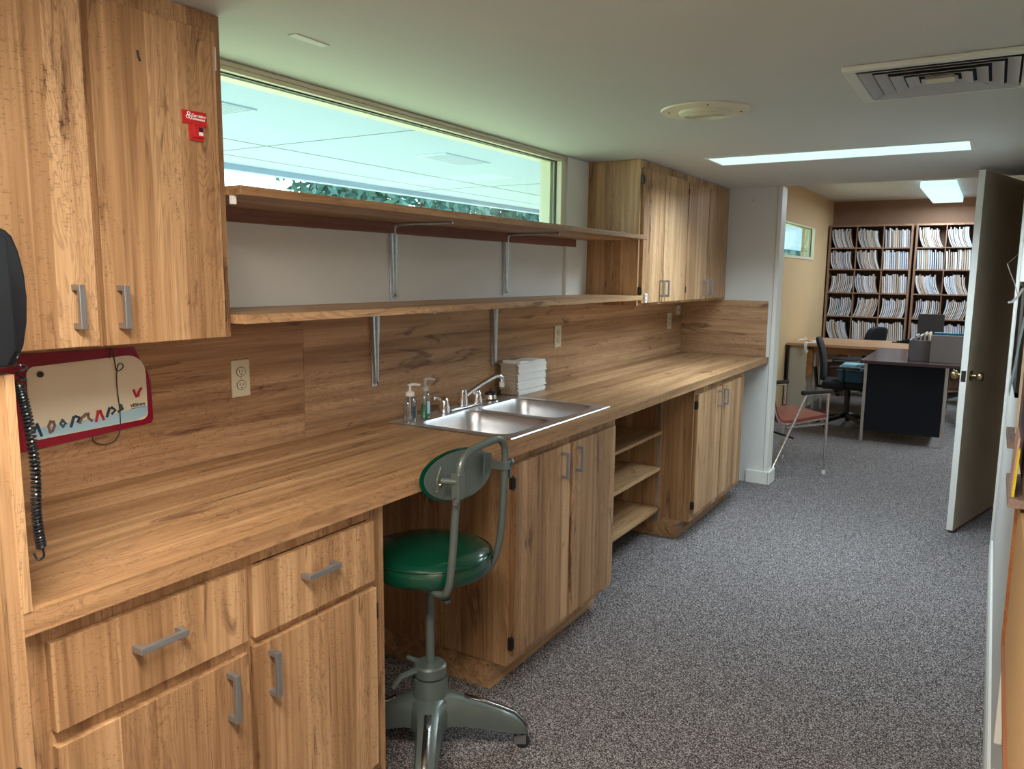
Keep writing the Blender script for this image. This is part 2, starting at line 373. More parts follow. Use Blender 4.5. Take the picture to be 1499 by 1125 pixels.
# exterior: soffit, ground, distant ground
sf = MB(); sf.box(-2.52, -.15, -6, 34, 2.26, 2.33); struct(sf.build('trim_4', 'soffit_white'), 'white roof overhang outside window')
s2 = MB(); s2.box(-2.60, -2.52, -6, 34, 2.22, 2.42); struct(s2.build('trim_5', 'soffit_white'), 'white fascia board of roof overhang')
se = MB(); se.box(-1.70, -1.692, -6, 34, 2.2585, 2.2605); se.box(-2.20, -2.194, -6, 34, 2.2585, 2.2605)
for y in (.9, 3.3, 5.7, 8.1, 10.5): se.box(-2.5, -.2, y, y+.006, 2.2585, 2.2605)
struct(se.build('trim_6', 'seam'), 'seams between soffit boards')
for i, y in enumerate((2.05, 4.0, 5.95, 7.9)):
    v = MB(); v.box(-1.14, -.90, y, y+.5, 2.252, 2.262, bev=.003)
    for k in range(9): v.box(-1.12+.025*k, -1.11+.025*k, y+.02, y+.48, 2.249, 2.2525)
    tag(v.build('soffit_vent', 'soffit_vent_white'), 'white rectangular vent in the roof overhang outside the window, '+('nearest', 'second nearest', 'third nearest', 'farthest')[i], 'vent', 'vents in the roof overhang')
struct(B(-60, -.15, -30, 140, -.25, -.12).build('floor_outside', 'ground_ext'), 'pale dry lawn outside the window')
# trees
def tree(x, y, h, r, seed, label):
    rnd = random.Random(seed); t = thing('tree', label, 'tree', (x, y, -.13), 'trees outside the long window')
    MB().tube([(x, y, -.13), (x+.1, y, h*.3), (x, y+.1, h*.6)], [.22, .16, .08], 8).build('trunk', 'bark', t)
    m = MB(); bl = [(rnd.uniform(-r, r)*.75, rnd.uniform(-r, r)*.8, rnd.uniform(h*.22, h*.92), rnd.uniform(.35, .6)*r) for _ in range(26)]
    for i in range(6500):
        bx, by, bz, br = bl[rnd.randrange(len(bl))]
        d = Vector((rnd.gauss(0, 1), rnd.gauss(0, 1), rnd.gauss(0, 1))).normalized()*br*(rnd.random()**.35)
        c = Vector((x+bx, y+by, bz))+d; s_ = rnd.uniform(.06, .15)*(1 if r < 3 else r/2.4)
        a = Vector((rnd.gauss(0, 1), rnd.gauss(0, 1), rnd.gauss(0, 1))).normalized(); b_ = a.orthogonal().normalized()
        v = [m.b.verts.new(c+q) for q in (a*s_, b_*s_*.5, -a*s_, -b_*s_*.5)]; m.b.faces.new(v)
    m.build('foliage', 'foliage_leaf', t)
tl = [(-9.5, 12.3, 6.2, 1.9), (-10, 15.4, 7.0, 2.1), (-9.5, 18.6, 6.0, 2.0), (-10, 22.0, 6.8, 2.3), (-11, 26, 7.0, 2.6), (-12, 31, 8, 3), (-13, 37, 8, 3.2), (-15, 48, 9, 4), (-17, 60, 10, 5), (-17, 74, 10, 5), (-18, 90, 11, 6), (-19, 108, 12, 7)]
tn = ['beside the gap of open sky', 'second from the open sky', 'third from the open sky', 'fourth from the open sky', 'fifth from the open sky', 'towards the window post', 'behind the window post', 'seen through the small office window', 'seen through the left half of the office window', 'seen through the middle of the office window', 'seen through the right half of the office window', 'farthest, seen through the office window edge']
for i, (x, y, h, r) in enumerate(tl): tree(x, y, h, r, i+3, 'leafy tree outside the window, '+tn[i])
# ============================================================ CABINETS
def pull_v(parent, x, y, z0, z1):     # vertical bar pull on a +x facing front at x
    m = MB(); m.box(x+.022, x+.032, y-.007, y+.007, z0, z1, bev=.0015)
    m.box(x, x+.024, y-.006, y+.006, z0, z0+.012); m.box(x, x+.024, y-.006, y+.006, z1-.012, z1)
    m.build('handle', 'handle_metal', parent)
def pull_h(parent, x, y0, y1, z):
    m = MB(); m.box(x+.022, x+.032, y0, y1, z-.007, z+.007, bev=.0015)
    m.box(x, x+.024, y0, y0+.012, z-.006, z+.006); m.box(x, x+.024, y1-.012, y1, z-.006, z+.006)
    m.build('handle', 'handle_metal', parent)
def hinge(parent, x, y, z, s=1):
    m = MB(); m.tube([(x, y, z-.026), (x, y, z+.026)], .004, 8); m.box(x-.012, x+.002, y-.009*s, y, z-.022, z+.022)
    m.box(x+.0, x+.009, y-.001*s, y+.004*s, z-.018, z+.018)
    m.build('hinge', 'dark_metal', parent)
def front(name, parent, xf, y0, y1, z0, z1, mat=None):
    return B(xf, xf+.02, y0, y1, z0, z1, bev=.0015).build(name, mat or W['z'], parent)
DF, DU = .638, .332
# tall half-height unit at the left edge
t = thing('tall_cabinet', 'wooden cabinet cut by the left photo edge, rising above the countertop end', 'cabinet', (.34, .3, 0))
B(.02, .676, -.25, .643, 0, 1.358).build('body', W['z'], t)
front('door', t, .676, -.2, .604, .12, 1.33)
hinge(t, .69, .608, .66, -1); hinge(t, .69, .608, 1.22, -1)
B(.40, .678, .643, .658, .9485, 1.358).build('side_panel', W['z'], t)
# upper tall part carrying the phone, further left
struct(B(.0, .70, -.9, .600, 1.3585, H-.001).build('wall_phone', W['z']), 'wooden partition beyond the left photo edge')
# base cabinet with drawers
t = thing('drawer_cabinet', 'wooden base cabinet with two drawers over two doors, left of the stool', 'cabinet', (.33, 1.12, 0), 'base cabinets under the long countertop')
b = MB(); b.box(.02, DF, .644, .664, .115, .905); b.box(.02, DF, 1.588, 1.608, .0, .905); b.box(.02, .04, .664, 1.588, .115, .905); b.box(.02, DF-.02, .664, 1.588, .115, .135)
b.box(DF-.02, DF, .664, 1.588, .866, .905); b.box(DF-.02, DF, .664, 1.588, .663, .70); b.box(DF-.02, DF, .664, 1.588, .115, .15)
b.box(DF-.0198, DF-.0005, .664, .70, .116, .904); b.box(DF-.0198, DF-.0005, 1.10, 1.16, .116, .904); b.box(DF-.0198, DF-.0005, 1.54, 1.588, .116, .904)
b.build('body', W['z'], t); B(.02, .56, .65, 1.60, 0, .114).build('toe_kick', W['y'], t)
d = front('drawer', t, DF, .692, 1.121, .697, .868, W['z']); pull_h(d, DF+.02, .843, .95, .796)
d = front('drawer', t, DF, 1.141, 1.553, .695, .864, W['z']); pull_h(d, DF+.02, 1.283, 1.393, .797)
d = front('door', t, DF, .692, 1.121, .15, .668); pull_v(d, DF+.02, 1.064, .535, .648); hinge(d, DF+.012, .688, .60)
d = front('door', t, DF, 1.141, 1.556, .15, .673); pull_v(d, DF+.02, 1.182, .54, .651); hinge(d, DF+.012, 1.560, .60, -1)
# sink cabinet
t = thing('sink_cabinet', 'wooden two-door base cabinet beneath the sink, right of the stool', 'cabinet', (.33, 2.73, 0), 'base cabinets under the long countertop')
b = MB(); b.box(.02, DF, 2.273, 2.291, .115, .905); b.box(.02, DF, 3.162, 3.18, .115, .905); b.box(.02, .04, 2.291, 3.162, .115, .905); b.box(.02, DF-.02, 2.291, 3.162, .115, .135)
b.box(DF-.02, DF, 2.291, 3.162, .85, .905); b.box(DF-.02, DF, 2.291, 3.162, .115, .16); b.box(DF-.0198, DF-.0005, 2.705, 2.745, .117, .903)
b.build('body', W['z'], t); B(.02, .56, 2.285, 3.17, 0, .114).build('toe_kick', W['y'], t)
d = front('door', t, DF, 2.292, 2.712, .150, .868); pull_v(d, DF+.02, 2.640, .742, .846); hinge(d, DF+.012, 2.288, .80); hinge(d, DF+.012, 2.288, .20)
d = front('door', t, DF, 2.737, 3.145, .145, .868); pull_v(d, DF+.02, 2.765, .744, .848)
# right base cabinet
t = thing('base_cabinet', 'wooden two-door base cabinet at the far end, beside the white end wall', 'cabinet', (.33, 4.79, 0), 'base cabinets under the long countertop')
b = MB(); b.box(.02, DF, 4.268, 4.286, .115, .905); b.box(.02, DF, 5.297, 5.315, .115, .905); b.box(.02, DF-.02, 4.286, 5.297, .115, .135)
b.box(DF-.02, DF, 4.286, 5.297, .855, .905); b.box(DF-.02, DF, 4.286, 5.297, .115, .16); b.box(.02, .04, 4.286, 5.297, .135, .905); b.box(DF-.0198, DF-.0005, 5.20, 5.297, .117, .903)
b.build('body', W['z'], t); B(.02, .56, 4.272, 5.31, 0, .114).build('toe_kick', W['y'], t)
d = front('door', t, DF, 4.292, 4.74, .158, .86); pull_v(d, DF+.02, 4.665, .742, .843); hinge(d, DF+.012, 4.288, .80); hinge(d, DF+.012, 4.288, .21)
d = front('door', t, DF, 4.762, 5.215, .158, .866); pull_v(d, DF+.02, 4.79, .738, .838)
# open shelves between
t = thing('open_shelf_unit', 'open niche of three recessed wooden shelves under the countertop right of the sink doors', 'shelf', (.25, 3.72, .1))
B(.02, .03, 3.181, 4.267, .02, .905).build('back_panel', W['z'], t)
for z in (.636, .421, .177): B(.031, .462, 3.184, 4.262, z-.018, z, bev=.001).build('shelf_board', W['y'], t)
for x in (.44, .12):
    m = MB(); m.box(x-.008, x+.008, 4.2635, 4.2675, .09, .90)
    for k in range(60): m.box(x-.004, x+.004, 4.2625, 4.2636, .10+k*.0132, .105+k*.0132)
    m.build('slotted_strip', 'zinc', t)
# countertop with sink cut-out, backsplash
ct = MB()
for a in ((.002, .676, .643, 2.335), (.002, .10, 2.335, 3.125), (.595, .676, 2.335, 3.125), (.002, .676, 3.125, 5.808)): ct.box(*a, .9055, C)
bmesh.ops.remove_doubles(ct.b, verts=ct.b.verts, dist=1e-5)
tag(ct.build('countertop', W['y']), 'long brown woodgrain laminate countertop running along the wall to the white end wall', 'countertop')
bs = MB(); bs.box(.0005, .010, .66, 1.925, C+.0005, 1.362); tag(bs.build('backsplash_panel', WS), 'woodgrain backsplash panel behind the whiteboard and left outlet', 'backsplash', 'woodgrain backsplash panels')
bs = MB(); bs.box(.0005, .010, 1.927, 5.799, C+.0005, 1.362); tag(bs.build('backsplash_panel', WS), 'long woodgrain backsplash panel behind the sink and paper towels', 'backsplash', 'woodgrain backsplash panels')
bs = MB(); bs.box(.0105, .654, 5.80, 5.8095, C+.0005, 1.352); tag(bs.build('backsplash_panel', WSX), 'short woodgrain side splash on the white end wall at the far counter end', 'backsplash', 'woodgrain backsplash panels')
# left wall cabinet
t = thing('wall_cabinet', 'wooden wall cabinet at upper left with two doors and a red clip on one', 'cabinet', (.17, .98, 1.358))
b = MB(); b.box(.012, DU, .602, 1.368, 1.358, H-.002); b.build('body', W['z'], t)
d = front('door', t, DU, .665, 1.001, 1.362, 2.108); pull_v(d, DU+.02, .950, 1.402, 1.497)
d = front('door', t, DU, 1.017, 1.338, 1.360, 2.108); pull_v(d, DU+.02, 1.052, 1.398, 1.495); MB().tube([(DU+.016, 1.340, 2.02), (DU+.016, 1.340, 2.075)], .0032, 8).build('hinge', 'steel', d); MB().tube([(DU+.016, 1.340, 1.40), (DU+.016, 1.340, 1.455)], .0032, 8).build('hinge', 'dark_metal', d)
m = MB().tube([(DU+.0202, 1.128, 2.018), (DU+.0206, 1.130, 2.005), (DU+.0202, 1.134, 1.996)], .003, 6); m.build('dark_mark', 'ink', t)
# right wall cabinet
t = thing('wall_cabinet', 'wooden wall cabinet with four doors near the far end, above the outlets', 'cabinet', (.17, 4.96, 1.358))
b = MB(); b.box(.003, DU, 4.12, 5.808, 1.358, H-.002); b.build('body', W['z'], t)
for (a, c_, hy) in ((4.142, 4.458, 4.418), (4.468, 4.862, 4.50), (4.882, 5.29, 5.245), (5.30, 5.735, 5.345)):
    d = front('door', t, DU, a, c_, 1.372, 2.112); pull_v(d, DU+.02, hy, 1.402, 1.50)
    if a in (4.142, 4.882): hinge(d, DU+.012, a-.004, 2.05); hinge(d, DU+.012, a-.004, 1.44)
# shelves
def shelf(z0, z1, label):
    o = B(.014, .386, 1.372, 4.112, z0, z1, bev=.002).build('wall_shelf', W['y']); return tag(o, label, 'shelf', 'long wall shelves')
shelf(1.392, 1.416, 'long woodgrain shelf just above the backsplash, lower of the two'); shelf(1.722, 1.746, 'long woodgrain shelf along the foot of the window, upper of the two')
tag(B(.0005, .022, 1.372, 3.97, 1.680, 1.7212).build('ledger_board', LEDGER), 'dark reddish batten on the white wall under the upper shelf', 'board')
tag(B(.0105, .026, 1.372, 4.112, 1.366, 1.3915).build('ledger_board', LEDGER), 'thin dark batten along the wall under the lower shelf', 'board')
def bracket(y, zt, leg, label, x0=.0):
    t = thing('shelf_bracket', label, 'bracket', (x0, y, zt-leg), 'metal brackets of the wall shelves')
    v = MB()
    for s_ in (-1, 1):
        v.prism([(y+s_*.004, zt-leg+.02), (y+s_*.008, zt-leg+.01), (y+s_*.020, zt-.01), (y+s_*.008, zt-.01)], 'x', x0+.003, x0+.02)
    v.box(x0+.001, x0+.006, y-.014, y+.014, zt-leg, zt-.005); v.build('wall_strip', 'zinc', t)
    pts = smooth_path([(x0+.018, y, zt-leg+.02), (x0+.02, y, zt-.04), (x0+.026, y, zt-.014), (x0+.05, y, zt-.005), (x0+.30, y, zt-.005)], 6)
    MB().tube(pts, .0055, 8).build('arm', 'zinc', t)
    s_ = MB()
    for z in (zt-leg+.012, zt-.035): s_.lathe([(0, .0), (.005, 0), (.004, .003), (0, .004)], (x0+.006, y, z), 8, axis='x')
    s_.build('screw', 'dark_metal', t)
bracket(2.41, 1.72, .295, 'upper shelf metal bracket on the white wall, left of the two')
bracket(3.25, 1.72, .295, 'upper shelf metal bracket on the white wall, right of the two')
bracket(2.285, 1.391, .30, 'lower shelf metal bracket on the backsplash left of the soap bottles', .010)
bracket(3.135, 1.391, .30, 'lower shelf metal bracket dropping behind the faucet spout', .010)
m = B(.340, .352, 1.374, 1.386, 1.700, 1.7215); tag(m.build('tape_piece', 'paper_white'), 'small white tape tab hanging under the left end of upper shelf', 'tape')
# outlet plates
def outlet(y0, y1, z0, z1, label, kind='duplex', x=.010):
    t = thing('outlet_plate', label, 'outlet', (x, (y0+y1)/2, z0), 'electrical plates on the backsplash')
    B(x+.0003, x+.006, y0, y1, z0, z1, bev=.002).build('plate', 'cream_plate', t)
    yc, zc = (y0+y1)/2, (z0+z1)/2
    if kind == 'duplex':
        for q in (-.021, .021):
            r = MB().lathe([(0, .0), (.0175, 0), (.017, .002), (0, .002)], (x+.006, yc, zc+q), 24, axis='x', sy=.85); o = r.build('receptacle', 'cream_plate', t, smooth=True)
            rim = MB().tube([(x+.0075, yc+.0172*math.cos(a), zc+q+.0146*math.sin(a)) for a in [i*math.pi/12 for i in range(24)]], .0009, 5, closed=True)
            rim.box(x+.0078, x+.0085, yc-.0075, yc-.0055, zc+q-.002, zc+q+.007); rim.box(x+.0078, x+.0085, yc+.0050, yc+.0070, zc+q-.002, zc+q+.005)
            rim.box(x+.0078, x+.0085, yc-.002, yc+.002, zc+q-.010, zc+q-.006); rim.build('socket_slot', 'hole', o)
        MB().lathe([(0, .0), (.003, 0), (0, .0015)], (x+.006, yc, zc), 8, axis='x').build('screw', 'brass', t)
    else:
        MB().lathe([(0, .0), (.006, 0), (.006, .003), (0, .003)], (x+.006, yc, zc), 12, axis='x').build('jack', 'hole', t)
outlet(1.618, 1.689, 1.132, 1.25, 'cream double outlet beneath the left end of the shelves, nearest the whiteboard')
outlet(3.752, 3.826, 1.131, 1.25, 'cream double outlet right of the paper towel stack')
outlet(5.49, 5.565, 1.138, 1.256, 'small grey-beige outlet plate low under the far wall cabinet')
outlet(5.672, 5.75, 1.235, 1.305, 'small square plate with one dark jack in the far corner', 'jack')
# ============================================================ SINK
t = thing('kitchen_sink', 'double bowl stainless steel sink set in the countertop', 'sink', (.34, 2.73, C))
zr = C+.004
def bowl_pts(x0, x1, y0, y1, r, z, n=8): return [(x, y, z) for x, y in rrect(x0, x1, y0, y1, r, n)]
rim = MB(); SX0, SX1, SY0, SY1 = .061, .623, 2.311, 3.149
bowls = [(.172, .580, 2.350, 2.712), (.172, .580, 2.752, 3.112)]
# deck as quads bridging: strips round bowls, with rounded inner corners
def ring(m, outer, inner):
    n = len(inner); vo = [m.b.verts.new(p) for p in outer]; vi = [m.b.verts.new(p) for p in inner]
    for i in range(n): m.b.faces.new((vo[i], vo[(i+1) % n], vi[(i+1) % n], vi[i]))
    return vi
def outer_match(inner, x0, x1, y0, y1, z):
    cx, cy = (x0+x1)/2, (y0+y1)/2; out = []
    n = len(inner)//4
    cs_ = [(x0, y0), (x1, y0), (x1, y1), (x0, y1)]
    for i, p in enumerate(inner): out.append((*cs_[i//n], z))
    return out
ym = 2.732
for (x0, x1, y0, y1), (oy0, oy1) in zip(bowls, ((SY0, ym), (ym, SY1))):
    rings = []
    for dz, ins in ((0, 0), (-.006, .004), (-.05, .010), (-.14, .02), (-.158, .035), (-.165, .06)):
        rings.append(bowl_pts(x0+ins, x1-ins, y0+ins, y1-ins, .062, zr+dz))
    m = rim
    n = len(rings[0]); inner = rings[0]
    # outer polygon with corner points repeated
    out = outer_match(inner, SX0, SX1, oy0, oy1, zr)
    vo = [m.b.verts.new(p) for p in out]; prev = [m.b.verts.new(p) for p in inner]
    for i in range(n):
        k = (i+1) % n
        f = [vo[i], vo[k], prev[k], prev[i]]
        if (Vector(out[i])-Vector(out[k])).length < 1e-6: f = [vo[i], prev[k], prev[i]]
        m.b.faces.new(f)
    bm_ = MB(); pv = [bm_.b.verts.new(p) for p in inner]
    for rg in rings[1:]:
        cur = [bm_.b.verts.new(p) for p in rg]
        for i in range(n): bm_.b.faces.new((pv[i], pv[(i+1) % n], cur[(i+1) % n], cur[i]))
        pv = cur
    bm_.b.faces.new(pv)
    o = bm_.build('bowl', 'steel', t, smooth=True)
    MB().lathe([(.045, .001), (.040, .003), (.030, .001), (0, .0008)], ((x0+x1)/2, (y0+y1)/2, zr-.165), 24).build('drain', 'chrome', o, smooth=True)
bmesh.ops.remove_doubles(rim.b, verts=rim.b.verts, dist=1e-5)
e_ = MB(); 
rim.prism([(SX0, zr), (SX0-.004, C+.0005), (SX0, C+.0005)], 'y', SY0, SY1); rim.prism([(SX1, zr), (SX1+.004, C+.0005), (SX1, C+.0005)], 'y', SY0, SY1)
rim.prism([(SY0, zr), (SY0-.004, C+.0005), (SY0, C+.0005)], 'x', SX0, SX1); rim.prism([(SY1, zr), (SY1+.004, C+.0005), (SY1, C+.0005)], 'x', SX0, SX1)
rim.build('rim', 'steel', t, smooth=True)
# faucet
t = thing('faucet', 'chrome two-handle faucet behind the sink bowls', 'faucet', (.115, 2.72, zr))
B(.092, .142, 2.62, 2.85, zr+.0025, zr+.014, bev=.005).build('deck_plate', 'chrome', t, smooth=True)
for y, s_ in ((2.60, -1), (2.845, 1)):
    h = MB().lathe([(0, 0), (.024, 0), (.024, .02), (.020, .045), (.015, .06), (.006, .066), (0, .066)], (.117, y, zr+.0025), 20)
    h.tube([(.117, y, zr+.055), (.117+.01, y+s_*-.02, zr+.062), (.117+.02, y+s_*-.045, zr+.060)] if s_ > 0 else [(.117, y, zr+.055), (.10, y-.025, zr+.062), (.095, y-.048, zr+.064)], [.008, .007, .009], 8)
    h.build('tap_handle', 'chrome', t, smooth=True)
b = MB().lathe([(0, 0), (.022, 0), (.022, .05), (.018, .07), (0, .074)], (.117, 2.735, zr+.010), 20)
b.tube(smooth_path([(.117, 2.74, zr+.045), (.125, 2.80, zr+.072), (.15, 2.92, zr+.115), (.16, 2.955, zr+.119), (.165, 2.972, zr+.112), (.165, 2.976, zr+.088)], 5), .010, 12); b.build('spout', 'chrome', t, smooth=True)
MB().tube([(.165, 2.976, zr+.088), (.165, 2.976, zr+.068)], .012, 14).build('aerator', 'trim_white', t)
t = thing('sink_stopper', 'small steel sink stopper with black knob on the sink deck beside the faucet', 'stopper', (.115, 2.96, zr))
MB().lathe([(0, 0), (.038, 0), (.040, .006), (.030, .012), (.026, .030), (0, .032)], (.115, 2.96, zr+.0005), 24).build('strainer_body', 'chrome', t, smooth=True)
MB().lathe([(0, .030), (.027, .030), (.027, .040), (.012, .044), (.004, .046), (.004, .058), (0, .059)], (.115, 2.96, zr+.0005), 20).build('knob', 'black', t, smooth=True)
# soap bottles
def bottle(name, label, x, y, r, h, body, liquid, pump, lab, rz):
    t = thing(name, label, 'bottle', (x, y, zr), 'pump bottles beside the sink')
    z = zr+.0008
    MB().lathe([(0, 0), (r*.95, 0), (r, .006), (r, h*.72), (r*.75, h*.86), (r*.42, h*.95), (r*.42, h)], (x, y, z), 24, sx=.75).build('bottle_body', body, t, smooth=True)
    if liquid: MB().lathe([(0, .003), (r*.9, .003), (r*.93, .008), (r*.93, h*.50), (0, h*.50)], (x, y, z), 24, sx=.74).build('liquid', liquid, t, smooth=True)
    p = MB().lathe([(0, h*.99), (r*.55, h*.99), (r*.55, h*1.12), (r*.3, h*1.16), (.004, h*1.18), (.004, h*1.36), (.009, h*1.37), (.009, h*1.42), (0, h*1.43)], (x, y, z), 18)
    a = R(rz); p.tube([(x, y, z+h*1.40), (x+.02*math.cos(a), y+.02*math.sin(a), z+h*1.405), (x+.042*math.cos(a), y+.042*math.sin(a), z+h*1.37)], [.006, .0055, .004], 8)
    p.tube([(x, y, z+.01), (x, y, z+h)], .002, 6)
    p.build('pump', pump, t, smooth=True)
    if lab: MB().prism([(x+r*.76, y-.012), (x+r*.765, y-.012), (x+r*.765, y+.006), (x+r*.76, y+.006)], 'z', z+.02, z+h*.62).build('printed_label', lab, t)
bottle('soap_bottle', 'clear sanitizer bottle with white pump on the sink corner', .140, 2.348, .031, .105, 'bottle_clear', None, 'paper_white', 'fig_navy', 60)
bottle('soap_bottle', 'slim pump bottle with green liquid soap beside the clear bottle', .135, 2.452, .023, .112, 'bottle_clear', 'green_liquid', 'grey_light', 'light_blue', 60)
# towels
rnd = random.Random(5)
ORD = 'first second third fourth fifth sixth seventh eighth ninth tenth eleventh twelfth thirteenth fourteenth fifteenth sixteenth seventeenth eighteenth nineteenth twentieth twenty-first twenty-second'.split()
t = thing('towel_holder', 'clear acrylic tray around the stack of folded paper towels', 'holder', (.08, 3.3, C))
m = MB(); m.box(.012, .16, 3.151, 3.47, C+.0006, C+.003); m.box(.015, .0165, 3.152, 3.46, C+.003, C+.165); m.box(.02, .145, 3.4685, 3.470, C+.003, C+.155); m.box(.13, .143, 3.1515, 3.153, C+.003, C+.17)
m.build('tray', 'clear_plastic', t)
zz = C+.0035
for i in range(22):
    th = .0068 if i > 0 else .0068; dx = rnd.uniform(-.004, .003); dy = rnd.uniform(-.006, .005); w0 = .0 if i > 3 else .010
    tt = thing('paper_towel', 'folded white paper towel, %s from the bottom of the stack beside the faucet' % ORD[i], 'paper towel', (.09, 3.30, zz), 'folded paper towels in the stack')
    wy = .035*math.sin(i*.6)*.2
    pts = [(3.168+dy, zz+.0002), (3.27, zz+.0002), (3.40, zz+.0002), (3.436+dy-w0, zz+.0004), (3.438+dy-w0, zz+th*.5), (3.434+dy-w0, zz+th-.0004), (3.40, zz+th-.0006), (3.27, zz+th-.0012), (3.168+dy, zz+th-.0006)]
    MB().prism(pts, 'x', .035+dx, .138+dx).build('folded_sheet', 'paper_white', tt)
    MB().prism([(3.1665+dy, zz+.0002), (3.1678+dy, zz+.0002), (3.1678+dy, zz+th-.0008), (3.1665+dy, zz+th-.0008)], 'x', .036+dx, .136+dx).build('end_shade', 'beige_paper_and_shade', tt)  # shadow on the stack's white left end, painted as a thin beige strip
    zz += th
tt = tag(MB().prism([(3.18, zz+.001), (3.30, zz+.001), (3.42, zz+.001), (3.425, zz+.004), (3.42, zz+.007), (3.36, zz+.010), (3.28, zz+.005), (3.24, zz+.012), (3.18, zz+.015)], 'x', .04, .14).build('paper_towel', 'paper_white'), 'crumpled white paper towel topping the stack beside the faucet', 'paper towel', 'folded paper towels in the stack')
# ============================================================ WHITEBOARD with red back
_n0 = len(bpy.data.objects)
t = thing('memo_board', 'white memo board with red backing, tilted figures and hanging black cord', 'whiteboard', (.012, 1.16, 1.08))
MB().prism([(.945, 1.075), (1.345, 1.098), (1.352, 1.11), (1.350, 1.215), (1.342, 1.245), (1.325, 1.268), (1.318, 1.29), (1.305, 1.318), (.945, 1.323)], 'x', .0105, .016).build('backing', 'maroon', t)
pl = rrect(1.015, 1.334, 1.107, 1.292, [.020, .018, .055, .02], 8)
pl = [(y, z+(y-1.015)*.03-.004) for y, z in pl]
MB().prism(pl, 'x', .0165, .019).build('writing_panel', 'board_white', t)
bl = [(1.022, 1.118), (1.03, 1.105), (1.30, 1.114), (1.328, 1.122), (1.333, 1.135), (1.333, 1.150), (1.2, 1.137), (1.017, 1.133)]
MB().prism(bl, 'x', .0191, .0194).build('blue_band', 'light_blue', t)
MB().lathe([(0, 0), (.0075, 0), (.0075, .004), (0, .005)], (.0192, 1.047, 1.268), 20, axis='x').build('magnet', 'ink', t, smooth=True)
ct_ = smooth_path([(.024, 1.228, 1.293), (.026, 1.234, 1.318), (.024, 1.241, 1.290), (.024, 1.246, 1.258), (.025, 1.262, 1.263), (.025, 1.264, 1.272), (.025, 1.254, 1.276), (.026, 1.246, 1.262), (.024, 1.244, 1.22), (.024, 1.248, 1.14), (.022, 1.245, 1.09), (.020, 1.225, 1.064), (.018, 1.195, 1.062), (.018, 1.172, 1.076), (.018, 1.172, 1.088)], 8)
MB().tube(ct_, .0014, 6).build('cord', 'black', t, smooth=True)
figs = [('fig_navy', [(1.030, 1.146), (1.040, 1.112)], [(1.028, 1.140), (1.022, 1.125), (1.016, 1.124)]), ('fig_brown', [(1.066, 1.148), (1.058, 1.134), (1.062, 1.116)], [(1.070, 1.146), (1.074, 1.134), (1.066, 1.118)]),
        ('fig_teal', [(1.092, 1.146), (1.102, 1.134), (1.092, 1.128)], [(1.096, 1.146), (1.088, 1.136), (1.096, 1.126)]), ('fig_navy', [(1.124, 1.150), (1.114, 1.122)], [(1.126, 1.150), (1.138, 1.145), (1.132, 1.132)]),
        ('fig_brown', [(1.158, 1.152), (1.144, 1.142), (1.138, 1.128)], [(1.162, 1.154), (1.162, 1.140), (1.172, 1.130)]), ('fig_red', [(1.190, 1.156), (1.182, 1.126)], [(1.194, 1.156), (1.204, 1.128)]),
        ('fig_navy', [(1.222, 1.160), (1.212, 1.134)], [(1.226, 1.160), (1.238, 1.150), (1.226, 1.140)]), ('fig_teal', [(1.252, 1.164), (1.260, 1.150), (1.244, 1.144)], [(1.256, 1.162), (1.252, 1.150)]),
        ('fig_red', [(1.303, 1.178), (1.298, 1.186), (1.294, 1.200)], [(1.305, 1.178), (1.310, 1.192), (1.318, 1.202)])]
for mt_, a, b_ in figs:
    f = MB()
    for pts in (a, b_): f.tube([(.0198, y, z) for y, z in pts], [.0042]+[.0036]*(len(pts)-1), 6)
    f.build('painted_figure', mt_, t)
def text3d(txt, size, mat, parent, M4, name='lettering', bold=0):
    c = bpy.data.curves.new(name, 'FONT'); c.body = txt; c.size = size; c.extrude = .0004; c.offset = bold; c.align_x = 'CENTER'; c.align_y = 'CENTER'
    o = bpy.data.objects.new(name, c); dg = bpy.context.evaluated_depsgraph_get()
    COL.objects.link(o); dg.update(); me = bpy.data.meshes.new_from_object(o.evaluated_get(dg)); bpy.data.objects.remove(o)
    me.transform(M4); off = Vector(ORG[parent.name]); me.transform(Matrix.Translation(-off)); me.materials.append(MT[mat])
    q = bpy.data.objects.new(name, me); COL.objects.link(q); q.parent = parent; return q
# text facing +x : local x -> +y, local y -> +z
FX = Matrix(((0, 0, 1, 0), (1, 0, 0, 0), (0, 1, 0, 0), (0, 0, 0, 1)))
def face_x(x, y, z, tilt=0): return Matrix.Translation((x, y, z)) @ FX @ Matrix.Rotation(tilt, 4, 'Z')
text3d('VESIcare', .0125, 'ink', t, face_x(.0200, 1.304, 1.156, .05), bold=.0002)
MB().prism([(1.283, 1.1462), (1.325, 1.1482), (1.325, 1.1494), (1.283, 1.1474)], 'x', .0196, .0200).build('small_print_line', 'ink', t)
t.location.y -= .010
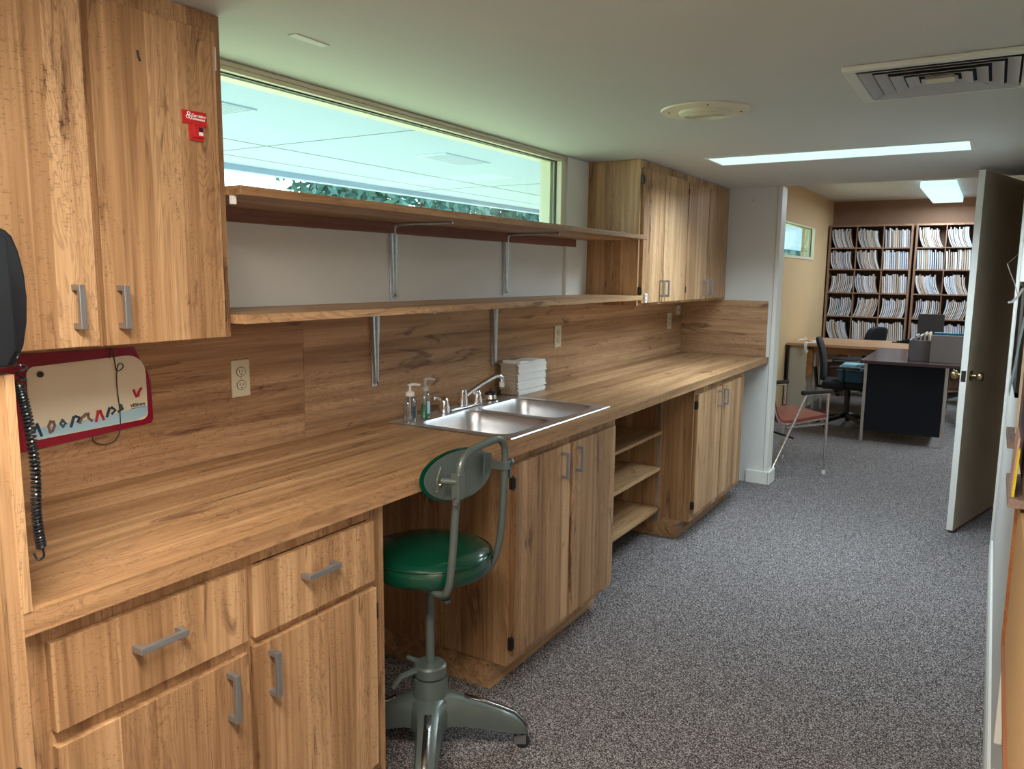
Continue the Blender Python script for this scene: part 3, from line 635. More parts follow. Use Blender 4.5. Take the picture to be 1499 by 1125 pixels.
# ============================================================ red clip
t = thing('key_clip', 'small red plastic clip with white clover logo stuck on the left wall cabinet door', 'clip', (DU+.02, 1.268, 1.84))
x = DU+.0203
m = MB(); m.prism([(1.236, 1.878), (1.234, 1.909), (1.300, 1.911), (1.302, 1.876), (1.294, 1.876), (1.292, 1.882), (1.250, 1.882), (1.249, 1.879)], 'x', x, x+.006)
m.prism([(1.252, 1.883), (1.292, 1.883), (1.290, 1.841), (1.254, 1.841)], 'x', x, x+.007); m.build('back_plate', 'red_plastic', t, bev=.0008)
m = MB(); m.prism([(1.258, 1.880), (1.287, 1.880), (1.286, 1.848), (1.259, 1.848)], 'x', x+.007, x+.014); m.build('holder_block', 'red_plastic', t, bev=.0015)
B(x+.014, x+.0145, 1.271, 1.282, 1.862, 1.872).build('slot', 'hole', t); B(x+.014, x+.0155, 1.271, 1.282, 1.853, 1.861).build('white_tab', 'paper_white', t)
lg = MB()
for y, z in ((1.2505, 1.9025), (1.2465, 1.8945), (1.2545, 1.8935)): lg.tube([(x+.0065, y+.0036*math.cos(a), z+.0036*math.sin(a)) for a in [i*math.pi/8 for i in range(16)]], .0011, 5, closed=True)
lg.build('clover_logo', 'paper_white', t)
text3d('Caretaker', .0098, 'paper_white', t, face_x(x+.0062, 1.2785, 1.8995), bold=.0003)
m = MB()
for k in range(7): m.box(x+.006, x+.0066, 1.2605+.0051*k, 1.2645+.0051*k, 1.8895, 1.8935)
m.build('small_print_line', 'paper_white', t)
# ============================================================ PHONE
t = thing('wall_phone_set', 'black wall telephone with handset at the left photo edge above the coiled cord', 'telephone', (.6, .6, 1.36))
px0, px1 = .565, .635
MB().prism([(.601, 1.375), (.601, 1.59), (.64, 1.597), (.655, 1.575), (.655, 1.40), (.64, 1.372)], 'x', .50, .70).build('phone_base', 'phone_black', t, bev=.004)
hs = MB()
outer = [(.684, 1.366), (.700, 1.40), (.708, 1.44), (.711, 1.48), (.7095, 1.52), (.703, 1.558), (.694, 1.584), (.684, 1.594), (.66, 1.600)]
inner = [(.650, 1.598), (.648, 1.57), (.652, 1.565), (.664, 1.560), (.676, 1.53), (.680, 1.49), (.677, 1.44), (.668, 1.42), (.656, 1.41), (.652, 1.40), (.655, 1.366)]
hs.prism(outer+inner, 'x', px0, px1); hs.build('handset', 'phone_black', t, bev=.005)
MB().prism([(.657, 1.39), (.664, 1.39), (.662, 1.575), (.655, 1.575)], 'x', .5640, .6375).build('cradle_strip', 'phone_black', t)
MB().prism([(.667, 1.42), (.676, 1.445), (.680, 1.49), (.677, 1.53), (.668, 1.558), (.664, 1.558), (.664, 1.42)], 'x', .620, .6362).build('handle_recess', 'hole', t)
def coil(path, r, turns, wr, name, mat, parent):
    path = smooth_path(path, 30); out = []; L_ = len(path); tot = turns*14
    for i in range(tot+1):
        f = i/tot*(L_-1); k = min(int(f), L_-2); p = path[k].lerp(path[k+1], f-k); d = (path[k+1]-path[k]).normalized()
        u = Vector((0, 1, 0)); u = (u-d*u.dot(d)).normalized(); v = d.cross(u); a = 2*math.pi*i/14
        out.append(p+(u*math.cos(a)+v*math.sin(a))*r)
    return MB().tube(out, wr, 6).build(name, mat, parent, smooth=True)
t2 = thing('coiled_phone_cord', 'black coiled phone cord hanging down past the end panel to the countertop edge', 'cord', (.62, .70, 1.0))
coil([(.640, .664, 1.405), (.650, .684, 1.365), (.655, .676, 1.335)], .0075, 4, .0019, 'loose_coil', 'phone_black', t2)
coil([(.655, .676, 1.335), (.668, .679, 1.28), (.690, .674, 1.20), (.690, .670, 1.12), (.690, .674, 1.06)], .0062, 46, .0026, 'tight_coil', 'phone_black', t2)
MB().tube(smooth_path([(.690, .674, 1.066), (.692, .676, 1.045), (.688, .668, 1.040), (.684, .664, 1.052)], 6), .002, 6).build('cord_end', 'phone_black', t2, smooth=True)
# ============================================================ STOOL
SC = Vector((.60, 1.87, 0)); UP = .024
t = thing('swivel_stool', 'vintage swivel stool with green vinyl seat and grey metal frame at the kneehole', 'stool', (SC.x, SC.y, 0))
def squash(m, ang, sx, sy): m.xf(Matrix.Translation(SC) @ Matrix.Rotation(ang, 4, 'Z') @ Matrix.Diagonal((sx, sy, 1, 1)))
s_ = MB().lathe([(0, .590), (.17, .590), (.192, .594), (.200, .603), (.202, .625), (.198, .645), (.186, .656), (.16, .667), (.10, .680), (.04, .684), (0, .684)], (0, 0, 0), 48); squash(s_, 0, .98, .96); s_.xf(Matrix.Translation((0, 0, UP)))
seat = s_.build('seat', 'green_vinyl', t, smooth=True)
pp = MB().tube([(.2005*math.cos(a), .2005*math.sin(a), .648) for a in [i*math.pi/24 for i in range(48)]], .0028, 6, closed=True); squash(pp, 0, .98, .96); pp.xf(Matrix.Translation((0, 0, UP))); pp.build('piping', 'green_vinyl', seat, smooth=True)
MB().lathe([(0, .572+UP), (.12, .572+UP), (.15, .589+UP), (0, .589+UP)], tuple(SC), 32).build('seat_plate', 'stool_grey', t, smooth=True)
MB().tube([(SC.x, SC.y, .27), (SC.x, SC.y, .600)], .0135, 16).build('column', 'stool_grey', t, smooth=True)
hb = MB().lathe([(0, .19), (.058, .19), (.056, .245), (.054, .255), (.0, .257)], tuple(SC), 32); hb.lathe([(0, .262), (.052, .262), (.052, .292), (.046, .298), (.02, .300), (0, .300)], tuple(SC), 32)
hb.lathe([(.030, .255), (.030, .265)], tuple(SC), 20)
hb.tube([(SC.x-.015, SC.y-.03, .285), (SC.x-.045, SC.y-.09, .278), (SC.x-.055, SC.y-.12, .250)], [.012, .010, .006], 8); hb.tube([(SC.x-.04, SC.y-.01, .294), (SC.x-.075, SC.y-.025, .308)], [.010, .007], 8)
hb.build('hub', 'stool_grey', t, smooth=True)
a0 = R(34)
LEN = .305
for k in range(4):
    a = a0+k*math.pi/2; mt_ = Matrix.Translation(SC) @ Matrix.Rotation(a, 4, 'Z')
    L_ = LEN if k != 1 else .29
    # arched inverted-U casting: cross-sections along radius (r, top z, bottom z, half width)
    secs = [(.0, .205, .11, .075), (.05, .200, .11, .062), (.08, .190, .105, .046), (.12, .180, .098, .040), (.17, .165, .088, .037), (.22, .146, .078, .035), (L_-.035, .125, .070, .033), (L_-.008, .100, .066, .029), (L_+.006, .074, .063, .022)]
    lg = MB(); rg = []
    for (r, zt, zb, hw) in secs:
        pr = [(-hw, zb), (-hw*.97, sm(zb, zt, .55)), (-hw*.80, sm(zb, zt, .86)), (-hw*.4, zt), (hw*.4, zt), (hw*.80, sm(zb, zt, .86)), (hw*.97, sm(zb, zt, .55)), (hw, zb)]
        rg.append([lg.b.verts.new((r, y, z)) for y, z in pr])
    for A, B_ in zip(rg, rg[1:]):
        for j in range(8): lg.b.faces.new((A[j], A[(j+1) % 8], B_[(j+1) % 8], B_[j]))
    lg.b.faces.new(rg[0]); lg.b.faces.new(rg[-1][::-1]); lg.xf(mt_)
    leg = lg.build('leg', 'stool_grey', t, smooth=True)
    sp = MB(); pv = None
    for (r, z) in ((.11, .1845), (.17, .1675), (.22, .1487), (L_-.035, .1278), (L_-.008, .103), (L_+.008, .076)):
        cur = [sp.b.verts.new((r, q, z)) for q in (-.011, .011)]
        if pv: sp.b.faces.new((pv[0], pv[1], cur[1], cur[0]))
        pv = cur
    so = sp.xf(mt_).build('scuff_plate', 'worn_steel', leg, smooth=True)
    sd = so.modifiers.new('t', 'SOLIDIFY'); sd.thickness = .002; sd.offset = 1
    c = MB(); c.tube([(L_-.02, 0, .068), (L_-.02, 0, .040)], .010, 12); c.box(L_-.034, L_+.004, -.014, -.011, .020, .050); c.box(L_-.034, L_+.004, .011, .014, .020, .050); c.box(L_-.034, L_-.012, -.014, .014, .046, .050)
    c.xf(mt_).build('caster_fork', 'brushed', leg)
    wv = MB().lathe([(0, -.010), (.010, -.010), (.019, -.0085), (.0235, -.004), (.0235, .004), (.019, .0085), (.010, .010), (0, .010)], (L_-.006, 0, .0245), 20, axis='y').xf(mt_).build('caster_wheel', 'rubber', leg, smooth=True)
pg = MB()
for i in range(4):
    a = a0+math.pi/4+i*math.pi/2; pg.lathe([(0, 0), (.005, 0), (.004, .004), (0, .005)], (SC.x+.072*math.cos(a), SC.y+.072*math.sin(a), .190), 8)
pg.build('bolt', 'stool_grey', t)
# back frame: U tube, upright planes at x ~.72
fr = smooth_path([(.63, 1.800, .602), (.69, 1.784, .594), (.732, 1.774, .600), (.754, 1.768, .634), (.766, 1.768, .72), (.778, 1.768, .87), (.785, 1.770, .955), (.786, 1.786, 1.000), (.786, 1.82, 1.020), (.786, 1.89, 1.028), (.786, 1.965, 1.032), (.786, 1.998, 1.016), (.786, 2.014, .976), (.780, 2.018, .87), (.768, 2.020, .72), (.752, 2.016, .645), (.728, 2.005, .602), (.69, 1.985, .594), (.63, 1.955, .602)], 6)
SH = Vector((.024, -.040, .010)); MB().tube([p+SH for p in fr], .0113, 12).build('back_frame', 'stool_grey', t, smooth=True)
# backrest: curved oval shell
def shell(off, thick, sy, sz, bulge):
    m = MB(); n = 40; rings = []
    for side in (0, 1):
        col_ = []
        for q in range(9):
            f = q/8
            row = []
            for j in range(n):
                a = 2*math.pi*j/n; cy, cz = f*sy*math.cos(a), f*sz*(math.sin(a))
                cz *= 1-.10*math.cos(a)
                xx = off-.9*cy*cy+(-bulge*(1-f*f)*.0) + (thick*(1-f**4*.9) if side else 0)*-1
                row.append(m.b.verts.new((xx, cy, cz)))
            col_.append(row)
        rings.append(col_)
    for side in (0, 1):
        cc = rings[side]
        for A, B_ in zip(cc[1:], cc[2:]):
            for j in range(n): m.b.faces.new((A[j], A[(j+1) % n], B_[(j+1) % n], B_[j]))
        m.b.faces.new(cc[1])
    A, B_ = rings[0][-1], rings[1][-1]
    for j in range(n): m.b.faces.new((A[j], A[(j+1) % n], B_[(j+1) % n], B_[j]))
    return m
TS = Matrix.Translation(SH); BM = Matrix.Translation((.752, 1.842, .946)) @ Matrix.Rotation(R(-6), 4, 'Z') @ Matrix.Rotation(R(-9), 4, 'Y')
sh = shell(0, .006, .150, .070, 0).xf(BM); br = sh.build('backrest', 'stool_grey', t, smooth=True)
pd = shell(-.008, .030, .157, .076, 0).xf(BM); pd.build('back_pad', 'green_vinyl', br, smooth=True)
cl = MB(); cl.prism([(1.735, .905), (1.752, .893), (1.768, .925), (1.768, .985), (1.745, .985), (1.728, .950)], 'x', .738, .744)
cl.tube([(.742, 1.750, .945), (.786, 1.762, .945)], .009, 12); cl.box(.770, .798, 1.755, 1.786, .895, .970, bev=.003); cl.xf(TS).build('clamp', 'stool_grey', t, bev=.001)
kb = MB(); kb.lathe([(0, 0), (.015, 0), (.015, .008), (0, .009)], (.790, 1.744, .893), 5, axis='x'); kb.xf(TS).build('clamp_knob', 'worn_steel', t, bev=.003)
b2 = MB(); b2.lathe([(0, 0), (.007, 0), (.005, .005), (0, .006)], (.744, 1.742, .935), 10, axis='x')
for y, z in ((1.735, .962), (1.728, .920), (1.752, .975)): b2.lathe([(0, 0), (.004, 0), (.003, .004), (0, .005)], (.741, y, z), 8, axis='x')
b2.xf(TS).build('rivet', 'brass', t, smooth=True)
c2 = MB(); c2.box(.772, .796, 2.004, 2.030, .925, .955, bev=.003); c2.tube([(.784, 2.02, .945), (.784, 2.048, .945)], .007, 10); c2.lathe([(0, 0), (.013, 0), (.013, .008), (0, .009)], (.784, 2.046, .945), 5, axis='y'); c2.box(.780, .788, 2.042, 2.052, .895, .945)
c2.prism([(1.965, .915), (2.008, .925), (2.008, .975), (1.975, .985)], 'x', .736, .742); c2.box(.740, .784, 2.000, 2.008, .928, .955); c2.xf(TS).build('clamp', 'stool_grey', t, bev=.001)
spg = MB(); spg.tube([(.700+.009*math.cos(i*.8), 1.82+.009*math.sin(i*.8), .552+.0008*i) for i in range(60)], .002, 5); spg.lathe([(0, .520), (.014, .520), (.014, .530), (0, .530)], (.700, 1.82, .022), 12)
spg.build('tension_spring', 'stool_grey', t)
# ============================================================ CEILING
def strip(x0, x1, y0, y1, z, label, glow, loc, dz=.0):
    t = thing('ceiling_light', label, 'ceiling light', loc, 'fluorescent ceiling lights')
    f = MB(); e = .014
    f.box(x0-e, x1+e, y0-e, y0, z-.006-dz, z-.0005); f.box(x0-e, x1+e, y1, y1+e, z-.006-dz, z-.0005); f.box(x0-e, x0, y0, y1, z-.006-dz, z-.0005); f.box(x1, x1+e, y0, y1, z-.006-dz, z-.0005)
    if dz: f = MB().box(x0+.02, x1-.02, y0-e, y1+e, z-.012, z-.0005)
    f.build('frame', 'trim_white', t); B(x0, x1, y0, y1, z-.004-dz, (z-.0125 if dz else z-.0008), bev=(.008 if dz else 0)).build('diffuser', glow, t)
    return t
strip(.66, 1.885, 4.25, 4.54, H, 'long flush fluorescent ceiling light in the hallway ceiling', 'tube_glow', (1.27, 4.4, H-.008))
strip(.83, 2.01, .15, .45, H, 'flush fluorescent ceiling light over the near countertop, above the photo frame', 'tube_glow_warm', (1.42, .30, H-.008))
strip(1.255, 1.60, 9.75, 11.78, H2, 'box-shaped fluorescent ceiling light in the far office', 'tube_glow', (1.42, 10.75, H2-.085), .08)
strip(2.44, 2.76, 7.4, 8.6, H2, 'box-shaped office ceiling light hidden behind the header', 'tube_glow', (2.6, 8.0, H2-.055), .04)
t = thing('ceiling_vent', 'large rectangular white louvred air vent in the ceiling', 'vent', (1.84, 2.87, H-.03))
vx0, vx1, vy0, vy1 = 1.59, 2.09, 2.62, 3.11
f = MB(); e = .035
for (a, b_, c, d_) in ((vx0, vx1, vy0, vy0+e), (vx0, vx1, vy1-e, vy1), (vx0, vx0+e, vy0+e, vy1-e), (vx1-e, vx1, vy0+e, vy1-e)): f.box(a, b_, c, d_, H-.016, H-.0005, bev=.004)
f.build('frame', 'trim_white', t); B(vx0+.01, vx1-.01, vy0+.01, vy1-.01, H-.004, H-.0008).build('duct_back', 'navy', t)
for k in range(5):
    i0 = .040+k*.040; ri = MB()
    xa, xb, ya, yb = vx0+i0, vx1-i0, vy0+i0, vy1-i0; o_ = .032
    def q4(p): ri._add(p, [(0, 1, 2, 3)])
    zb_, zt_ = H-.019, H-.009
    q4([(xa, ya, zb_), (xb, ya, zb_), (xb-o_, ya+o_, zt_), (xa+o_, ya+o_, zt_)]); q4([(xa, yb, zb_), (xb, yb, zb_), (xb-o_, yb-o_, zt_), (xa+o_, yb-o_, zt_)])
    q4([(xa, ya, zb_), (xa, yb, zb_), (xa+o_, yb-o_, zt_), (xa+o_, ya+o_, zt_)]); q4([(xb, ya, zb_), (xb, yb, zb_), (xb-o_, yb-o_, zt_), (xb-o_, ya+o_, zt_)])
    lo = ri.build('louvre', 'grey_light', t); sd = lo.modifiers.new('t', 'SOLIDIFY'); sd.thickness = .0015
B(1.80, 1.88, 2.835, 2.895, H-.019, H-.009).build('centre_plate', 'cream', t)
t = thing('round_ceiling_diffuser', 'round cream air diffuser in the ceiling left of the big vent', 'vent', (1.035, 3.04, H-.02))
d = MB().lathe([(0, -.018), (.02, -.018), (.085, -.020), (.095, -.016), (.10, -.008), (.165, -.006), (.168, -.0008), (0, -.0008)], (1.035, 3.04, H), 48); d.build('dish', 'cream', t, smooth=True)
for r in (.03, .042, .054, .066, .078):
    MB().tube([(1.035+r*math.cos(a), 3.04+r*math.sin(a), H-.0215) for a in [i*math.pi/20 for i in range(40)]], .0022, 6, closed=True).build('ring', 'cream', t, smooth=True)
sc_ = MB()
for a in (.4, 1.97, 3.54, 5.1): sc_.lathe([(0, -.010), (.004, -.009), (.004, -.006)], (1.035+.135*math.cos(a), 3.04+.135*math.sin(a), H), 8)
sc_.build('screw', 'hole', t)
tag(B(.365, .395, 1.565, 1.69, H-.0025, H-.0006).xf(Matrix.Identity(4)).build('tape_strip', 'paper_white'), 'torn white strip stuck flat on the ceiling above the window', 'tape')
t = thing('wall_hook', 'tiny hook high on the white end wall above the side splash', 'hook', (.511, 5.805, 2.06))
MB().tube([(.511, 5.808, 2.08), (.511, 5.798, 2.078), (.511, 5.793, 2.066), (.511, 5.797, 2.058)], .003, 6).build('wire', 'grey_light', t); 
t = thing('cable_clip', 'small white two-hole clip on the right end of the lower shelf', 'clip', (.387, 4.10, 1.38))
m = MB().prism(rrect(4.085, 4.113, 1.378, 1.428, .005), 'x', .3868, .398); m.build('clip_body', 'cable_white', t); m = MB()
for z in (1.392, 1.415): m.lathe([(0, 0), (.005, 0), (0, .001)], (.3981, 4.099, z), 12, axis='x')
m.build('clip_hole', 'hole', t)
# ============================================================ RIGHT WALL ITEMS
t = thing('cork_board', 'tan cork board with brown wooden edge low on the right wall', 'board', (2.13, 1.2, .70))
B(2.1255, 2.1445, .15, 2.055, .70, 1.035).build('cork_face', 'cork', t)
f = MB(); f.box(2.119, 2.1446, .15, 2.063, .688, .70); f.box(2.119, 2.1446, 2.055, 2.067, .688, 1.04); f.build('frame', DESKY, t)
t = thing('pin_board', 'brown pin board with cream edge above the cork board on the right wall', 'board', (2.13, 1.5, 1.08))
B(2.124, 2.1445, .2, 2.50, 1.09, 1.40).build('board_face', LEDGER, t); B(2.118, 2.1446, 2.50, 2.512, 1.0, 1.41).build('edge_strip', 'cream', t)
for (y0, y1, z, lb) in ((1.93, 2.20, 1.066, 'greyish wooden wall ledge nearest the camera, with papers leaning on it'), (2.36, 2.60, 1.114, 'greyish wooden wall ledge beyond the papers, nearer the door')):
    tag(B(2.100, 2.1448, y0, y1, z-.018, z, bev=.001).build('wall_ledge', LEDGEW), lb, 'shelf', 'wooden ledges on the right wall')
for i, (mt_, y0, y1, x0, z1, lb) in enumerate((('pink_paper', 1.98, 2.14, 2.105, 1.19, 'pinkish papers leaning on the nearer wall ledge'), ('yellow', 1.95, 1.975, 2.106, 1.17, 'thin yellow booklet leaning on the nearer wall ledge'))):
    tag(MB().prism([(x0, 1.067), (x0+.005, 1.067), (x0+.008, z1), (x0+.004, z1)], 'y', y0, y1).build('leaning_papers', mt_), lb, 'papers')
tag(B(2.112, 2.1235, 1.75, 2.02, 1.215, 1.29, bev=.002).build('blue_folder', 'blue_binder'), 'dark blue folder pinned on the brown board at the right edge', 'folder')
t = thing('picture_frame', 'narrow black framed picture on the right wall beyond the boards', 'picture', (2.135, 3.3, 1.13))
f = MB(); f.box(2.120, 2.1446, 2.9, 2.915, 1.16, 1.52); f.box(2.120, 2.1446, 3.62, 3.635, 1.16, 1.52); f.box(2.120, 2.1446, 2.9, 3.635, 1.505, 1.52); f.box(2.120, 2.1446, 2.9, 3.635, 1.16, 1.175); f.build('frame', 'black', t)
B(2.13, 2.1446, 2.915, 3.62, 1.175, 1.505).build('picture_sheet', 'grey_plastic', t)
def curl(name, pts, y0, y1, mat, label):
    m = MB(); a = [m.b.verts.new((x, y0, z)) for x, z in pts]; c = [m.b.verts.new((x, y1, z)) for x, z in pts]
    for i in range(len(pts)-1): m.b.faces.new((a[i], a[i+1], c[i+1], c[i]))
    o = m.build(name, mat); sd = o.modifiers.new('t', 'SOLIDIFY'); sd.thickness = .0008; return tag(o, label, 'paper', 'papers pinned on the right wall')
curl('pinned_paper', [(2.118, 1.64), (2.095, 1.61), (2.070, 1.582), (2.082, 1.55), (2.095, 1.52), (2.112, 1.47)], 3.2, 3.36, 'paper_white', 'white paper strip sharply bent outward above the black framed picture')
curl('pinned_paper', [(2.119, 1.50), (2.105, 1.47), (2.092, 1.455), (2.080, 1.452)], 2.95, 3.2, 'paper_white', 'white paper sheet curling from the lower black picture')
curl('pinned_paper', [(2.120, 1.42), (2.112, 1.34), (2.108, 1.28), (2.10, 1.20)], 2.62, 2.78, 'light_blue', 'pale bluish paper hanging beneath the black framed picture')
t = thing('wall_calendar', 'tan sheeted calendar hanging high at the right photo edge', 'calendar', (2.13, 2.6, 1.5))
B(2.113, 2.1225, 2.40, 2.62, 1.47, 1.66).build('sheets', 'beige_paper_and_shade', t); B(2.1226, 2.1446, 2.38, 2.64, 1.44, 1.68).build('backing_sheet', 'cream', t)
tag(B(2.118, 2.1446, 3.2, 3.5, 1.78, 1.90).build('blue_notice', 'blue_binder'), 'dark blue notice high on the right wall beside the door', 'notice')
tag(B(2.112, 2.1225, 3.1, 3.35, 1.66, 1.74).build('notice_card', 'yellow'), 'small yellowish card under the blue notice on the right wall', 'card')
for y0, lb in ((2.14, 'short white conduit on the right wall just under the cork board corner'), (2.05, 'white conduit on the right wall under the cork board, nearer the camera')):
    tag(B(2.128, 2.1448, y0, y0+.012, (.40 if y0 > 2.1 else .10), (.68 if y0 > 2.1 else .38), bev=.002).build('wall_conduit', 'trim_white'), lb, 'conduit', 'white conduits on the right wall')
m = MB().lathe([(0, 0), (.022, .0), (.031, .02), (.034, .05), (.024, .075), (0, .085)], (2.090, .985, .885), 20); tag(m.build('red_pouch', 'red_plastic', smooth=True), 'red object just showing at the lower right photo corner', 'pouch')
# ============================================================ FAR OFFICE
YB = 11.70
FX0 = .02
def filecase(x0, bays, label, bw):
    t = thing('file_case', label, 'bookcase', (x0+bays*bw/2, 11.87, 0), 'tall record shelving on the office back wall')
    x1 = x0+bays*bw+.02*2
    f = MB(); f.box(x0, x0+.025, YB, 12.045, 0, 2.235); f.box(x1-.025, x1, YB, 12.045, 0, 2.235); f.box(x0+.025, x1-.025, YB, 12.045, 2.21, 2.235); f.box(x0+.025, x1-.025, 12.03, 12.045, 0, 2.21); f.box(x0+.025, x1-.025, YB+.02, 12.03, 0, .05)
    f.build('case_frame', SHELFW, t)
    for z in (1.93, 1.64, 1.32, .995, .68, .36): B(x0+.026, x1-.026, YB, 12.029, z-.016, z).build('shelf_board', SHELFW, t)
    for k in range(1, bays):
        d = MB(); xx = x0+.02+k*bw
        for z0, z1 in ((1.9305, 2.209), (1.6405, 1.913), (1.3205, 1.623), (.9955, 1.303), (.6805, .978), (.3605, .663)): d.box(xx-.006, xx+.006, YB+.004, 12.029, z0, z1)
        d.build('divider', SHELFW, t)
    return x1
BW = .335
xe = filecase(.02, 3, 'tall brown record shelving at the left of the office back wall', BW)
filecase(xe+.03, 3, 'tall brown record shelving partly hidden behind the open door', BW)
# folder meshes: curved sheet profile in x-z, depth along y
def folder_mesh(lean, curve, h, th, mat):
    m = MB(); n = 7; L_, R_ = [], []
    for i in range(n):
        f = i/(n-1); xx = lean*f+curve*(f-f*f)*-1.0; zz_ = h*f
        L_.append((xx-th/2, zz_)); R_.append((xx+th/2, zz_))
    m.prism(L_+R_[::-1], 'y', 0, .24)
    bmesh.ops.recalc_face_normals(m.b, faces=m.b.faces)
    me = bpy.data.meshes.new('folder'); m.b.to_mesh(me); m.b.free(); me.materials.append(MT[mat]); return me
rnd = random.Random(11); mats = list(pm)
LEAN = (-.058, -.038, -.012, .028, .055)
cache = {}
def fmesh(li, ci, hi, ti, mi):
    k = (li, ci, hi, ti, mi)
    if k not in cache: cache[k] = folder_mesh(LEAN[li], (-.06, -.01, .075)[ci], (.222, .236, .252)[hi], (.013, .019, .024)[ti], mats[mi])
    return cache[k]
ordn = 'first second third fourth fifth sixth seventh eighth ninth tenth eleventh twelfth'.split()
rown = ['top', 'second', 'third', 'fourth', 'bottom visible']; coln = ['first', 'second', 'third', 'fourth', 'fifth']
shx = [.02+.02+k*BW for k in range(3)]+[xe+.03+.02+k*BW for k in range(2)]
nf = 0
leans = [[0, 0, 2, 0, 0], [1, 0, 2, 2, 2], [3, 1, 2, 0, 0], [3, 4, 3, 3, 4], [0, 2, 2, 2, 2]]
for ri, z in enumerate((1.93, 1.64, 1.32, .995, .68)):
    for ci_, x0 in enumerate(shx):
        li = leans[ri][ci_]; lean = LEAN[li]; cur = 1 if li in (2,) else (2 if li in (0, 1) else 0)
        a, b_ = x0+.020+max(0, -lean)+(.004 if li < 2 else 0), x0+BW-.024-max(0, lean)-(.012 if li < 2 else 0); n = 12
        for k in range(n):
            xx = sm(a, b_, k/(n-1)) if li != 2 else sm(a, b_, k/(n-1))
            me = fmesh(li, cur, rnd.randrange(3), rnd.choice((0, 1, 1, 2)) if li == 2 else rnd.choice((0, 0, 1)), rnd.choice((0, 0, 0, 1, 1, 2, 3, 3)))
            o = bpy.data.objects.new('file_folder', me); COL.objects.link(o); o.location = (xx, YB+.012+rnd.uniform(0, .03), z+.0005)
            tag(o, '%s folder, %s from left in the %s bay, %s row of the shelving' % (me.materials[0].name.split('_')[1].replace('white', 'whitish').replace('pink', 'pinkish').replace('blue', 'bluish'), ordn[k], coln[ci_], rown[ri].replace(' visible', '')), 'folder', 'folders in the %s row, %s bay' % (rown[ri], coln[ci_])); nf += 1
print('folders', nf)
# long tan desk at the back
t = thing('office_desk', 'long tan wooden desk in front of the record shelving', 'desk', (.7, 9.9, 0))
B(.02, 1.9, 9.45, 10.5, .735, .765, bev=.002).build('desktop', DESKW, t)
B(.05, .24, 9.48, 10.4, .0, .734).build('side_panel', 'beige_wall_panel', t); B(.03, .05, 9.46, 9.50, 0, .734).build('leg', 'dark_metal', t); B(1.84, 1.87, 9.48, 9.52, 0, .734).build('leg', 'dark_metal', t); B(1.84, 1.87, 10.4, 10.44, 0, .734).build('leg', 'dark_metal', t)
B(.2405, 1.83, 9.55, 10.0, .655, .7345).build('drawer_rail', DESKW, t); B(.2405, .30, 9.50, 9.545, .38, .70).build('drawer_front', DESKY, t)
for x in (.31, .40): B(x, x+.022, 9.56, 9.585, 0, .654).build('leg', 'silver_leg', t)
t = thing('office_desk', 'dark-topped office desk with navy front panel and silver legs', 'desk', (1.4, 8.8, 0))
B(1.02, 1.86, 7.90, 9.44, .735, .763, bev=.002).build('desktop', 'dark_top', t); B(1.085, 1.72, 7.935, 7.955, .10, .734).build('modesty_panel', 'navy', t)
B(1.09, 1.11, 7.956, 9.0, .22, .734).build('side_panel', 'navy', t); B(1.70, 1.72, 7.956, 9.0, .22, .734).build('side_panel', 'navy', t)
for x, y in ((1.058, 7.93), (1.725, 7.93), (1.07, 9.38), (1.80, 9.38)): B(x, x+.026, y, y+.026, 0, .7345).build('leg', 'silver_leg', t)
# file tub on desk
t = thing('file_tray', 'grey open file tub standing on the dark desk', 'file tray', (1.62, 8.3, .763))
m = MB(); m.prism([(1.42, .764), (1.86, .764), (1.86, .96), (1.40, .96), (1.405, .80)], 'y', 8.10, 8.118); m.box(1.40, 1.415, 8.118, 8.50, .764, .96); m.box(1.415, 1.86, 8.118, 8.50, .764, .774); m.box(1.415, 1.86, 8.485, 8.50, .774, .93)
m.build('tub', 'grey_plastic', t, bev=.003)
for i, (mt_, x, h, lb) in enumerate((('folder_grey', 1.45, 1.0, 'grey folder at the left end of the file tub on the dark desk'), ('grey_light', 1.485, 1.0, 'light grey folder second from left in the file tub'), ('folder_cream', 1.52, 1.022, 'cream folder in the middle of the file tub'), ('folder_cream', 1.552, 1.024, 'cream folder beside the blue-topped one in the file tub'))):
    tag(MB().prism([(x+.02, .776), (x+.032, .776), (x+.022, .9), (x+.012, h), (x, h), (x+.006, .9)], 'y', 8.125, 8.46).build('tub_folder', mt_), lb, 'folder', 'folders in the grey file tub')
tag(B(1.60, 1.85, 8.125, 8.17, .776, 1.035).build('tub_folder', 'blue_cover'), 'broad blue folder standing across the file tub on the dark desk', 'folder', 'folders in the grey file tub')
tag(B(1.58, 1.86, 8.075, 8.0985, .764, 1.015, bev=.003).build('panel_folder', 'folder_grey'), 'large dark grey case leaning against the file tub on the desk', 'case')
# monitor
t = thing('monitor', 'dark monitor seen from behind on the tan desk', 'monitor', (1.46, 9.95, .765))
B(1.33, 1.59, 9.94, 9.965, .86, 1.128, bev=.004).build('screen_back', 'dark_void', t); B(1.43, 1.49, 9.965, 9.985, .79, .95).build('stand', 'black', t); B(1.37, 1.55, 9.90, 10.05, .7655, .785, bev=.003).build('foot', 'black', t)
